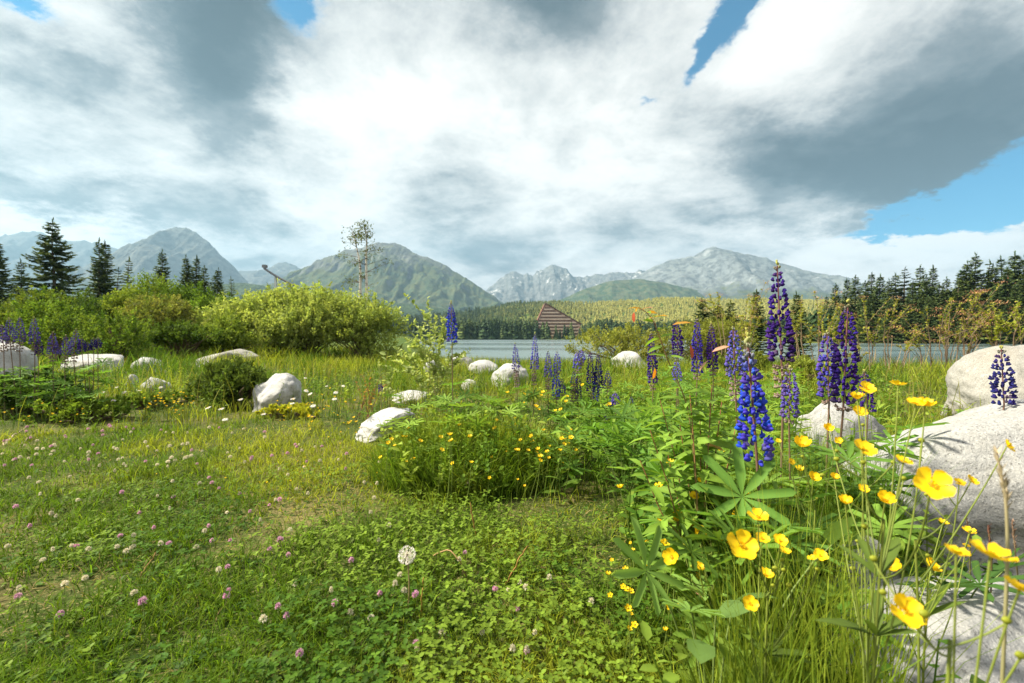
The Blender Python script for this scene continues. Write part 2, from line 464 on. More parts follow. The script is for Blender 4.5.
wd = bpy.data.worlds.new('World'); sc.world = wd; wd.use_nodes = True
nt = wd.node_tree; nt.nodes.clear(); g = NT(nt)
wo = nt.nodes.new('ShaderNodeOutputWorld')
tc = g.node('ShaderNodeTexCoord'); D = tc.outputs['Generated']
sk = g.node('ShaderNodeTexSky', sky_type='NISHITA'); sk.sun_disc = False
sk.sun_elevation = R(SUN_EL); sk.sun_rotation = R(SUN_AZ); sk.altitude = 1350; sk.air_density = 1.0; sk.dust_density = 1.6; sk.ozone_density = 2.5
bg1 = g.node('ShaderNodeBackground'); bg1.inputs['Strength'].default_value = SKY_S
g.put(bg1.inputs['Color'], g.mix(1.0, sk.outputs[0], SKY_TINT, 'MULTIPLY'))
s3 = g.node('ShaderNodeSeparateXYZ'); nt.links.new(D, s3.inputs[0])
dx, dy, dz = s3.outputs
AZ = g.m('ARCTAN2', dx, dy); EL = g.m('ARCSINE', dz)
zz = g.m('ADD', g.m('MAXIMUM', dz, 0.0), .24)
cv = g.node('ShaderNodeCombineXYZ'); g.put(cv.inputs[0], g.m('DIVIDE', dx, zz)); g.put(cv.inputs[1], g.m('DIVIDE', dy, zz)); g.put(cv.inputs[2], 3.7)
PC = cv.outputs[0]
wn = g.noise(PC, 1.7, 9, .70, 0, True)
sw = g.node('ShaderNodeSeparateColor'); nt.links.new(wn, sw.inputs[0])
WX = g.m('MULTIPLY', g.m('SUBTRACT', sw.outputs[0], .5), .30); WY = g.m('MULTIPLY', g.m('SUBTRACT', sw.outputs[1], .5), .26)
AZw = g.m('ADD', AZ, WX); ELw = g.m('ADD', EL, WY)
def azel(px, py): return math.atan((px - 512) / F), math.atan((338.5 - py) / math.hypot(F, px - 512))
def blob(px, py, rx, ry, ang=0.0, amp=1.0):
    """soft elliptical cloud feature, given as a sky direction and angular radii (degrees)"""
    a0, e0 = azel(px, py); ca, sa = math.cos(R(ang)), math.sin(R(ang))
    u = g.m('SUBTRACT', AZw, a0); v = g.m('SUBTRACT', ELw, e0)
    du = g.m('MULTIPLY', g.m('MULTIPLY_ADD', u, ca, g.m('MULTIPLY', v, sa)), 1 / R(rx))
    dv = g.m('MULTIPLY', g.m('MULTIPLY_ADD', v, ca, g.m('MULTIPLY', u, -sa)), 1 / R(ry))
    r2 = g.m('MULTIPLY_ADD', du, du, g.m('MULTIPLY', dv, dv))
    return g.m('MULTIPLY', g.m('EXPONENT', g.m('MULTIPLY', r2, -1.0)), amp)
def total(lst):
    s = lst[0]
    for x in lst[1:]: s = g.m('ADD', s, x)
    return s
n1 = g.noise(PC, .95, 10, .60, .3)
n2 = g.noise(PC, 2.6, 12, .66, .25)
n3 = g.noise(PC, .5, 4, .5, .2)
n4 = g.noise(PC, 1.6, 9, .56, .5)
n5 = g.noise(PC, 7.5, 10, .68, .2)
gaps = total([blob(*b) for b in GAPS])
dark = total([blob(*b) for b in DARKS])
lite = total([blob(*b) for b in LITES])
cover = g.m('SUBTRACT', g.m('MULTIPLY_ADD', g.m('SUBTRACT', n1, .5), 1.0, 1.0), g.m('MULTIPLY', gaps, 1.25))
cover = g.m('MULTIPLY_ADD', g.m('SUBTRACT', n2, .5), 2.1, cover)
cover = g.m('MULTIPLY_ADD', g.m('SUBTRACT', n5, .5), 1.5, cover)
cover = g.m('ADD', cover, g.m('MULTIPLY', dark, .3))
alpha = g.ramp(cover, -.32, .42)
bil = g.m('ABSOLUTE', g.m('SUBTRACT', n4, .5))
bri = g.m('ADD', g.m('SUBTRACT', CL_BASE, dark), lite)
bri = g.m('MULTIPLY_ADD', g.m('SUBTRACT', n2, .5), .80, bri)
bri = g.m('MULTIPLY_ADD', g.m('SUBTRACT', n1, .5), .85, bri)
bri = g.m('MULTIPLY_ADD', g.m('SUBTRACT', bil, .09), -.9, bri)
bri = g.m('MULTIPLY_ADD', g.m('SUBTRACT', n3, .5), .40, bri)
bri = g.m('MULTIPLY_ADD', g.m('SUBTRACT', n5, .5), .34, bri)
bri = g.m('ADD', bri, g.m('MULTIPLY', g.m('SUBTRACT', 1.0, alpha), .22))
# thin cloud edges let the sky through and catch the light
cr = g.node('ShaderNodeValToRGB'); g.put(cr.inputs[0], bri)
e = cr.color_ramp.elements
e[0].position = 0.0; e[0].color = (*CR[0], 1); e[1].position = 1.0; e[1].color = (*CR[-1], 1)
for i, c_ in enumerate(CR[1:-1]):
    x = e.new((i + 1) / (len(CR) - 1)); x.color = (*c_, 1)
bg2 = g.node('ShaderNodeBackground'); bg2.inputs['Strength'].default_value = CL_S; nt.links.new(cr.outputs[0], bg2.inputs[0])
mx = g.node('ShaderNodeMixShader'); g.put(mx.inputs[0], alpha)
nt.links.new(bg1.outputs[0], mx.inputs[1]); nt.links.new(bg2.outputs[0], mx.inputs[2]); nt.links.new(mx.outputs[0], wo.inputs[0])

#@@GROUND
# ------------------------------------------------------------------ ground, lake
u = np.linspace(-1, 1, 281); gx = 6000 * np.sign(u) * (np.abs(u) ** 6 * .997 + .003 * np.abs(u))
v = np.linspace(0, 1, 330); gy = -6 + 6300 * (v ** 5 * .996 + .004 * v)
XX, YY = np.meshgrid(gx, gy)
ZZ = H(XX, YY)
ZZ = ZZ - 80 * sstep(1500, 3500, YY)
nx, ny = len(gx), len(gy)
idx = np.arange(nx * ny).reshape(ny, nx)
quads = np.stack([idx[:-1, :-1], idx[:-1, 1:], idx[1:, 1:], idx[1:, :-1]], -1).reshape(-1, 4)
mb = MB(); mb.add(np.stack([XX, YY, ZZ], -1).reshape(-1, 3), [quads], (1, 1, 1))
tag(mb.build('ground', M_GROUND), 'green meadow ground sloping down to the lake', 'ground', kind='structure')
mb = MB()
lx = np.linspace(-420, 700, 57); ly = np.linspace(10, 425, 42)
LX, LY = np.meshgrid(lx, ly); li = np.arange(LX.size).reshape(LX.shape)
mb.add(np.stack([LX, LY, 0 * LX + LAKE_Z], -1).reshape(-1, 3), [np.stack([li[:-1, :-1], li[:-1, 1:], li[1:, 1:], li[1:, :-1]], -1).reshape(-1, 4)], (1, 1, 1))
tag(mb.build('lake', M_WATER), 'pale calm mountain lake behind the meadow', 'lake', kind='structure')

# ------------------------------------------------------------------ mountains; the peaks' rock colours carry painted cloud shade and haze
def mountain(name, label, pts, D, depth, mat, seed, rough=1.0, base=20, nu=340, nv=90, spur=1.0):
    """a ridge whose crest follows the given skyline at distance D, with spurs and gullies running down both sides"""
    px = np.array([p[0] for p in pts], float); py = np.array([p[1] for p in pts], float)
    xs = (px - 512) / F * D; hs = CAMZ + (338.5 - py) / F * D
    x = np.linspace(xs[0], xs[-1], nu); h = np.interp(x, xs, hs)
    k = np.array([1, 2, 1.]); k /= k.sum()
    h = np.convolve(np.pad(h, 1, mode='edge'), k, mode='valid')
    relief = max(hs) - base
    h = h + relief * .05 * rough * (ridged(x / (D * .022), x * 0 + seed, seed, 4, .6) - .62)
    t = np.concatenate([-np.linspace(1, 0, int(nv * .68)) ** 1.25, np.linspace(0, 1, nv - int(nv * .68) + 1)[1:]])
    TT, XX = np.meshgrid(t, x, indexing='ij'); HH = np.broadcast_to(h, TT.shape)
    a = np.abs(TT)
    s = D * .085
    warp = (fbm(XX / (s * 1.6), TT * 2 + seed, seed + 9, 3) - .5) * s * 1.3 * a
    rg = ridged((XX + warp) / s, TT * depth / s * .42 + seed, seed + 3, 6, .55)
    prof = (1 - a) ** 1.12
    Z = base + (HH - base) * prof + relief * .46 * spur * (rg - .60) * np.minimum(a * 3.2, 1) * (1 - a) ** .55
    Z += relief * .07 * rough * (fbm(XX / (s * .17), TT * depth / (s * .17), seed + 5, 4) - .5) * np.minimum(a * 6, 1) * (1 - a) ** .3
    Y = D + TT * depth
    Z = Z - 60 * sstep(.93, 1, a)
    ii = np.arange(TT.size).reshape(TT.shape)
    q = np.stack([ii[:-1, :-1], ii[:-1, 1:], ii[1:, 1:], ii[1:, :-1]], -1).reshape(-1, 4)
    m = MB(); m.add(np.stack([XX, Y, Z], -1).reshape(-1, 3), [q], (1, 1, 1))
    return tag(m.build(name, mat), label, 'mountain', kind='structure')

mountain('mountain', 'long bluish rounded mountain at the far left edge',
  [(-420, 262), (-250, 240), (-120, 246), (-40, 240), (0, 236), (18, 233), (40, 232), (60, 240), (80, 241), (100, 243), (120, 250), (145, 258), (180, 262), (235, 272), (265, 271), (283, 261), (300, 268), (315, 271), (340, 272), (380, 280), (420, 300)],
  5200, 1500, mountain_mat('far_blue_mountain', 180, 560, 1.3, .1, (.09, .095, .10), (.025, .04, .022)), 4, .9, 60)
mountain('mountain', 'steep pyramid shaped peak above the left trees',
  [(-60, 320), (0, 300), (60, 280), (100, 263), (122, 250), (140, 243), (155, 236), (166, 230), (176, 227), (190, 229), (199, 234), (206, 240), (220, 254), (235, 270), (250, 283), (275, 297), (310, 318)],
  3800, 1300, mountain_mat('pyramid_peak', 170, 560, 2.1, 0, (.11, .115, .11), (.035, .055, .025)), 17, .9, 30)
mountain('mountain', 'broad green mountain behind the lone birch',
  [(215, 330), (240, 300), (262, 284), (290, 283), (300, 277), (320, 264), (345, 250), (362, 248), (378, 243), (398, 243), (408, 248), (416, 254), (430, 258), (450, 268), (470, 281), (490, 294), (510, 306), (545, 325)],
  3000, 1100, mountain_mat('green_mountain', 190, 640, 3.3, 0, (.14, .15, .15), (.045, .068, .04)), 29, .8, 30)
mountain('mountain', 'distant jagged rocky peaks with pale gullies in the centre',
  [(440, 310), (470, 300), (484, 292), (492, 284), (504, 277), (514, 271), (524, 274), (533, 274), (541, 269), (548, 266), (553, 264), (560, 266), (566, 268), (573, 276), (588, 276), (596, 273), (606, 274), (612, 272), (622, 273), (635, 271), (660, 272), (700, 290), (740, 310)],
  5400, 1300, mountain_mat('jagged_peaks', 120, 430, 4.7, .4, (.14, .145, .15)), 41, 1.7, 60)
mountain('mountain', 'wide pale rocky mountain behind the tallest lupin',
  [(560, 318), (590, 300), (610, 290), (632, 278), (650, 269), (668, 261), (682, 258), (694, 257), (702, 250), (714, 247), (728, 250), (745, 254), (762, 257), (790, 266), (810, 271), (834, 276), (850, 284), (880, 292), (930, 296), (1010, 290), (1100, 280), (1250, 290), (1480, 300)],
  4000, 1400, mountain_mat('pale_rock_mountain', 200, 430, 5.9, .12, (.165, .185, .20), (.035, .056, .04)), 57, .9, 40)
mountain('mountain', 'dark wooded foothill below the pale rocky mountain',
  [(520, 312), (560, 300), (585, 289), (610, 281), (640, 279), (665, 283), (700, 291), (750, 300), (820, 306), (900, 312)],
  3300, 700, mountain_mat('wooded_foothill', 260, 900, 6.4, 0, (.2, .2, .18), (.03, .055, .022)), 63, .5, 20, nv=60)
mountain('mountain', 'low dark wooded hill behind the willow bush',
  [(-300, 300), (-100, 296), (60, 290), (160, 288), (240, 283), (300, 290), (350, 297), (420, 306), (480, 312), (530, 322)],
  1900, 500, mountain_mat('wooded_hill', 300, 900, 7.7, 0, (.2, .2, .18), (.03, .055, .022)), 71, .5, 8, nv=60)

# ------------------------------------------------------------------ far forest
def forest_tree(seed, tiers=7, k=7):
    r = np.random.default_rng(seed); V = []; T = []; Cc = []
    n = 0
    for i in range(tiers):
        z = .10 + .86 * i / tiers; rad = .20 * (1 - z) ** .8 + .012
        a0 = r.uniform(0, 6.28)
        for j in range(k):
            a = a0 + 6.283 * j / k + r.uniform(-.25, .25); rr = rad * r.uniform(.65, 1.25); w = .5
            top = z + .20 * (1 - z) + .05; zl = z - r.uniform(.0, .05)
            V += [(0, 0, top), (rr * math.cos(a - w), rr * math.sin(a - w), zl + .03), (rr * 1.15 * math.cos(a), rr * 1.15 * math.sin(a), zl - .02), (rr * math.cos(a + w), rr * math.sin(a + w), zl + .03)]
            T += [(n, n + 1, n + 2), (n, n + 2, n + 3)]; n += 4
            b = r.uniform(.8, 1.2); Cc += [(b, b, b)] * 4
    return Tm(V, [T], Cc)
FT = [forest_tree(s) for s in range(5)]
def forest(name, label, x, y, h, col, wid=1.0):
    m = MB(); z = H(x, y)
    which = rng.integers(0, 5, len(x))
    az = rng.uniform(0, 6.28, len(x)); c, s = np.cos(az), np.sin(az)
    M = np.zeros((len(x), 3, 3)); M[:, 0, 0] = c; M[:, 0, 1] = -s; M[:, 1, 0] = s; M[:, 1, 1] = c; M[:, 2, 2] = 1
    ww = h * wid * rng.uniform(.8, 1.25, len(x))
    S = np.stack([ww, ww, h], 1)
    for k in range(5):
        q = which == k
        if q.any(): inst(m, FT[k], M[q], np.stack([x, y, z - .3], 1)[q], S[q], col[q])
    return tag(m.build(name, M_NEEDLE, smooth=False), label, 'forest', kind='stuff')
def mixcol(a, b, t): return np.asarray(a) * (1 - t)[:, None] + np.asarray(b) * t[:, None]
# dark spruce belt along the far shore
n = 2600
px = rng.uniform(60, 860, n); y = 402 + rng.exponential(22, n); x = (px - 512) / F * y
y = np.where(np.abs(px - 562) < 26, 403 + rng.uniform(0, 9, n), y); x = (px - 512) / F * y
ok = (y > far_shore(x, y) + 1) & ((np.abs(px - 562) > 26) | (rng.uniform(0, 1, n) < .16)) & ~((np.abs(px - 605) < 6) & (y < 404))
x, y = x[ok], y[ok]
h = 12.5 + 8 * fbm(x / 20, y / 20, 8, 2) + rng.normal(0, 1.5, len(x))
px = px[ok]; h = np.where(np.abs(px - 562) < 24, h * rng.uniform(.35, 1.2, len(h)), h)
forest('spruce_belt', 'dark spruce belt along the far lake shore', x, y, h, mixcol((.030, .058, .025), (.08, .115, .035), rng.uniform(0, 1, len(x)) ** 2))
# forest climbing the ridge behind, sunlight painted into its yellow foliage colours
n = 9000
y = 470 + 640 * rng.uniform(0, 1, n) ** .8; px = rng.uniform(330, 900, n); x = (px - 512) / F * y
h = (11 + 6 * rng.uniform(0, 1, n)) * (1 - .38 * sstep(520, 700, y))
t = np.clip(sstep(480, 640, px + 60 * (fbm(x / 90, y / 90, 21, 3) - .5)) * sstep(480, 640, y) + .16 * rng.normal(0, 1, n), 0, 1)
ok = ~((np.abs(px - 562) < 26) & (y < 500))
forest('sun_painted_forest', 'forest with sunlight painted yellow green on the ridge beyond the lake', x[ok], y[ok], h[ok], mixcol((.06, .095, .035), (.34, .335, .105), t)[ok], 1.15)
# forest hill behind the willow and on the left
n = 2600
y = 430 + 600 * rng.uniform(0, 1, n); px = rng.uniform(-60, 480, n); x = (px - 512) / F * y
h = 11 + 7 * rng.uniform(0, 1, n)
forest('hillside_forest', 'dark forest on the slope behind the willow bush', x, y, h, mixcol((.022, .045, .022), (.055, .085, .03), rng.uniform(0, 1, n)))

# ------------------------------------------------------------------ lakeside hotel, ski jump, white house
def prism(mb, poly, y0, y1, col, mat=0):
    """poly in x,z; extruded from y0 to y1"""
    n = len(poly); V = [(p[0], y0, p[1]) for p in poly] + [(p[0], y1, p[1]) for p in poly]
    V = np.array(V, float); T = []
    for i in range(1, n - 1): T += [(0, i, i + 1), (n, n + i + 1, n + i)]
    Q = [(i, n + i, n + (i + 1) % n, (i + 1) % n) for i in range(n)]
    mb.add(V, [T, Q], col, mat)
def box(mb, x0, x1, y0, y1, z0, z1, col, mat=0): prism(mb, [(x0, z0), (x1, z0), (x1, z1), (x0, z1)], y0, y1, col, mat)

HD = 432.0
root = empty('hotel_building', (X(556, HD), HD, 0.0))
tag(root, 'triangular brown stepped hotel with a long sloping roof on the far shore', 'hotel')
pz = lambda py: CAMZ + (338.5 - py) / F * HD
pxx = lambda px: X(px, HD) - X(556, HD)
apex = (pxx(545.5), pz(304)); rb = (pxx(580), pz(324)); rb2 = (pxx(584), 0.5); lb = (pxx(536.5), pz(324)); lb2 = (pxx(535), .5)
m = MB(); prism(m, [lb2, rb2, rb, apex, lb], 0, 22, (.60, .37, .28)); m.build('wall', M_PAINT, root, False)
def xl(z): 
    t = (z - lb[1]) / (apex[1] - lb[1]); return lb[0] + (apex[0] - lb[0]) * t if z > lb[1] else lb[0]
def xr(z):
    t = (z - rb[1]) / (apex[1] - rb[1]); return rb[0] + (apex[0] - rb[0]) * t if z > rb[1] else rb[0]
z = 3.0
while z < apex[1] - 3:
    m = MB(); box(m, xl(z + .9) + .3, xr(z + .9) - .6, -1.5, -.003, z, z + 1.0, (.75, .58, .47)); m.build('balcony', M_PAINT, root, False)
    if xr(z + 2.5) - xl(z + 2.5) > 4:
        m = MB(); prism(m, [(xl(z + 1.05) + 1.0, z + 1.05), (xr(z + 1.05) - 3.2, z + 1.05), (xr(z + 2.5) - 1.6, z + 2.5), (xl(z + 2.5) + 1.0, z + 2.5)], -.12, -.004, (.20, .13, .10)); m.build('window_band', M_PAINT, root, False)
    z += 3.1
m = MB()
nx_, nz_ = rb[0] - apex[0], rb[1] - apex[1]; L_ = math.hypot(nx_, nz_); ux, uz = nx_ / L_, nz_ / L_
o_ = lambda p, k: (p[0] - uz * k, p[1] + ux * k)
prism(m, [o_((rb[0] + ux * 1.5, rb[1] + uz * 1.5), .02), o_((rb[0] + ux * 1.5, rb[1] + uz * 1.5), .9), o_((apex[0] - ux * .8, apex[1] - uz * .8), .9), o_((apex[0] - ux * .8, apex[1] - uz * .8), .02)], -2, 23, (.13, .07, .055))
m.build('roof', M_PAINT, root, False)
m = MB(); prism(m, [(lb[0] - .8, lb[1]), (lb[0] - .05, lb[1]), (apex[0] - .05, apex[1] + .3), (apex[0] - .8, apex[1] + .3)], -2, 23, (.16, .08, .06)); m.build('gable_edge', M_PAINT, root, False)

WDs = 415.0
root = empty('white_house', (X(604, WDs), WDs, 0.0)); tag(root, 'small white house among the far shore spruces', 'house')
m = MB(); box(m, -4.5, 4.5, 0, 8, -.4, 12.4, (.72, .72, .7)); m.build('wall', M_PAINT, root, False)
m = MB(); prism(m, [(-5.2, 12.41), (5.2, 12.41), (0, 15.4)], -.6, 8.6, (.25, .22, .22)); m.build('roof', M_PAINT, root, False)
for k in range(3):
    m = MB(); box(m, -3.2 + k * 2.5, -1.9 + k * 2.5, -.06, -.004, 9.2, 10.9, (.06, .07, .08)); m.build('window', M_PAINT, root, False)

JD = 640.0
root = empty('ski_jump_tower', (X(276, JD), JD, float(H(X(276, JD), JD)))); tag(root, 'ski jump ramp on a white concrete tower behind the willow bush', 'ski jump')
jz = lambda py: CAMZ + (338.5 - py) / F * JD - float(H(X(276, JD), JD)); jx = lambda px: X(px, JD) - X(276, JD)
m = MB(); prism(m, [(-1.7, -3), (1.7, -3), (1.3, jz(276)), (-1.3, jz(276))], -1.4, 1.4, (.50, .50, .49)); m.build('tower', M_PAINT, root, False)
m = MB(); pts = curve((jx(265), 0, jz(268.5)), (jx(296), 0, jz(286)), n=9, mid=(jx(276), 0, jz(277)))
up = [(p[0], p[2] + .9) for p in pts] + [(p[0], p[2] - 1.3) for p in pts[::-1]]
for i in range(8):
    prism(m, [up[i], up[i + 1], (pts[i + 1][0], pts[i + 1][2] - 1.3), (pts[i][0], pts[i][2] - 1.3)][::-1], -3.5, 3.5, (.10, .08, .075))
m.build('ramp', M_PAINT, root, False)
m = MB(); box(m, jx(264) - 1, jx(264) + 4, -3, 3, jz(268.6) + 1, jz(265), (.14, .11, .1)); m.build('cabin', M_PAINT, root, False)

# ------------------------------------------------------------------ haze
m = MB(); a, b, c0, c1, z0, z1 = -7000, 7000, -60, 6760, -90, 1330
V = [(x_, y_, z_) for z_ in (z0, z1) for y_ in (c0, c1) for x_ in (a, b)]
m.add(V, [[(0, 2, 3, 1), (4, 5, 7, 6), (0, 1, 5, 4), (1, 3, 7, 5), (3, 2, 6, 7), (2, 0, 4, 6)]], (1, 1, 1))
hm, hnt, hout = newmat('thin_haze'); pv = hnt.nodes.new('ShaderNodeVolumePrincipled')
pv.inputs['Color'].default_value = (*HAZE_C, 1); pv.inputs['Density'].default_value = HAZE_D; pv.inputs['Anisotropy'].default_value = .2
hnt.links.new(pv.outputs[0], hout.inputs['Volume'])
tag(m.build('haze', hm, smooth=False), 'thin blue mountain haze over the valley', 'haze', kind='stuff')
# ------------------------------------------------------------------ boulders
def ico(sub):
    bm = bmesh.new(); bmesh.ops.create_icosphere(bm, subdivisions=sub, radius=1)
    V = np.array([v.co[:] for v in bm.verts]); T = np.array([[v.index for v in f.verts] for f in bm.faces]); bm.free(); return V, T
ICO = {s: ico(s) for s in (3, 4, 5, 6)}
ROCKS = []
def rock(label, px0, px1, ytop, d, mat, seed, ybase=None, deep=.75, sub=4, facets=7, rough=1.0, tilt=0.0, sink=.30, lobe=0.0, rz=None, off=0.0):
    r = np.random.default_rng(seed)
    cy = d / (1 - .35 * deep * (px1 - px0) / F) + off
    x0, x1 = X(px0, cy), X(px1, cy); w = x1 - x0; cx = (x0 + x1) / 2
    dd = w * deep
    top = W((px0 + px1) / 2, ytop, cy)[2]
    gz = float(H(cx, cy))
    h = max(top - gz, .04); b = h * sink
    V, T = ICO[sub]; V = V.copy()
    for k in range(facets + 4):
        n = nrm(r.normal(0, 1, 3) * [1, 1, .8]); o = r.uniform(.55, .88)
        e = V @ n - o
        V = V - np.maximum(e, 0)[:, None] * n * .82
    off3 = r.uniform(-50, 50, 3)
    nn = np.array([noise.noise(Vector(v * 1.3 + off3)) * .20 + noise.noise(Vector(v * 3.1 + off3)) * .075 + noise.noise(Vector(v * 8 + off3)) * .034 + (noise.noise(Vector(v * 21 + off3)) * .014 if sub > 4 else 0) for v in V])
    V = V * (1 + nn * rough)[:, None]
    mn, mx = V.min(0), V.max(0)
    V = (V - (mn + mx) / 2) / ((mx - mn) / 2)
    V[:, :2] *= np.where(V[:, 2] < .1, 1 / np.maximum(np.sqrt(1 - np.minimum((V[:, 2] - .1) ** 2, .9)), .5), 1)[:, None] ** .8
    V[:, 2] += tilt * V[:, 0]
    V[:, 2] = (V[:, 2] - V[:, 2].min()) / (V[:, 2].max() - V[:, 2].min())
    V = V * [w / 2, dd / 2, h + b] - [0, 0, b]
    m = MB(); m.add(V, [T], (1, 1, 1))
    o = m.build('boulder', mat)
    o.location = (cx, cy, gz)
    ROCKS.append((cx, cy, w / 2, dd / 2, h))
    return tag(o, label, 'boulder')
rock('big white boulder at the far left behind faded lupins', -45, 30, 336, 4.3, M_ROCKL, 1, deep=.8, sub=5, facets=-2)
rock('long flat white slab lying in the grass right of the left lupins', 62, 124, 354, 8.5, M_ROCKL, 2, deep=.5)
rock('small pale rock lying between two long slabs on the left', 134, 164, 357, 8.7, M_ROCKL, 3)
rock('long pale slab rising to the right in front of the willow bush', 196, 258, 349, 10.5, M_ROCKW, 4, deep=.5, tilt=.45)
rock('small pointed white rock beside the dark dwarf pine', 138, 165, 377, 5.3, M_ROCKL, 6, facets=9)
rock('tiny white stone left of the pointed white rock', 126, 138, 374, 6.0, M_ROCKL, 7, sub=3)
rock('tiny white stone right of the pointed white rock', 161, 172, 382, 5.6, M_ROCKL, 8, sub=3)
rock('rounded white boulder at the edge of the lawn right of the dwarf pine', 252, 301, 373, 4.0, M_ROCKL, 59, sub=5, deep=.8, facets=1)
rock('white wedge shaped rock lying on the lawn left of the tussock', 355, 416, 408, 2.85, M_ROCKL, 36, sub=5, facets=9, tilt=.55, deep=.8)
rock('flat pale rock half hidden behind the wedge shaped rock', 390, 434, 390, 4.6, M_ROCKL, 11)
rock('pale upright rock behind the young willow sapling', 424, 442, 360, 8.0, M_ROCKL, 12)
rock('white rock with a ridge near the lake shore', 450, 480, 353, 11.0, M_ROCKL, 13, facets=10)
rock('jagged white rock beside the ridged white rock', 468, 498, 360, 8.6, M_ROCKL, 14, facets=10)
rock('small white stone in the grass below the jagged white rock', 461, 479, 379, 5.8, M_ROCKL, 15, sub=3)
rock('round white boulder behind the faded thin lupin', 491, 529, 363, 6.2, M_ROCKL, 66, deep=.8, sub=5, facets=-1)
rock('low rounded white rock in tall grass by the lakeside shrub', 610, 646, 351, 11.5, M_ROCKL, 17, facets=4)
rock('pale stone buried in the flowering tussock', 486, 508, 431, 2.35, M_ROCKL, 18, sub=3)
rock('small angular white stone in the tussock right of the buried stone', 508, 523, 441, 2.25, M_ROCKL, 19, sub=3)
rock('tall warm grey boulder at the right edge behind the dark lupin', 956, 1110, 343, 3.2, M_ROCKW, 20, sub=6, facets=-2, deep=.9, rough=.7)
rock('huge pale grey granite boulder in the right foreground', 842, 1190, 402, 1.27, M_ROCK, 31, sub=6, facets=-3, deep=.62, rough=.62, off=-.02)
rock('low white granite rock between the tall lupins and the huge boulder', 785, 890, 400, 1.95, M_ROCK, 22, sub=5, facets=5, deep=.5)
rock('flat grey granite rock at the bottom right corner', 800, 1130, 598, .70, M_ROCK, 33, sub=6, facets=-1, deep=.62, rough=.7, off=-.03)
rock('grey stone under the buttercups in front of the huge boulder', 822, 905, 535, .98, M_ROCK, 34, sub=5, facets=6, deep=.5)
ROCKS = np.array(ROCKS)
def clear_of_rocks(x, y, f=.84):
    ok = np.ones(len(x), bool)
    for cx, cy, a, b, h in ROCKS: ok &= ((x - cx) / a) ** 2 + ((y - cy) / b) ** 2 > f * f
    return ok

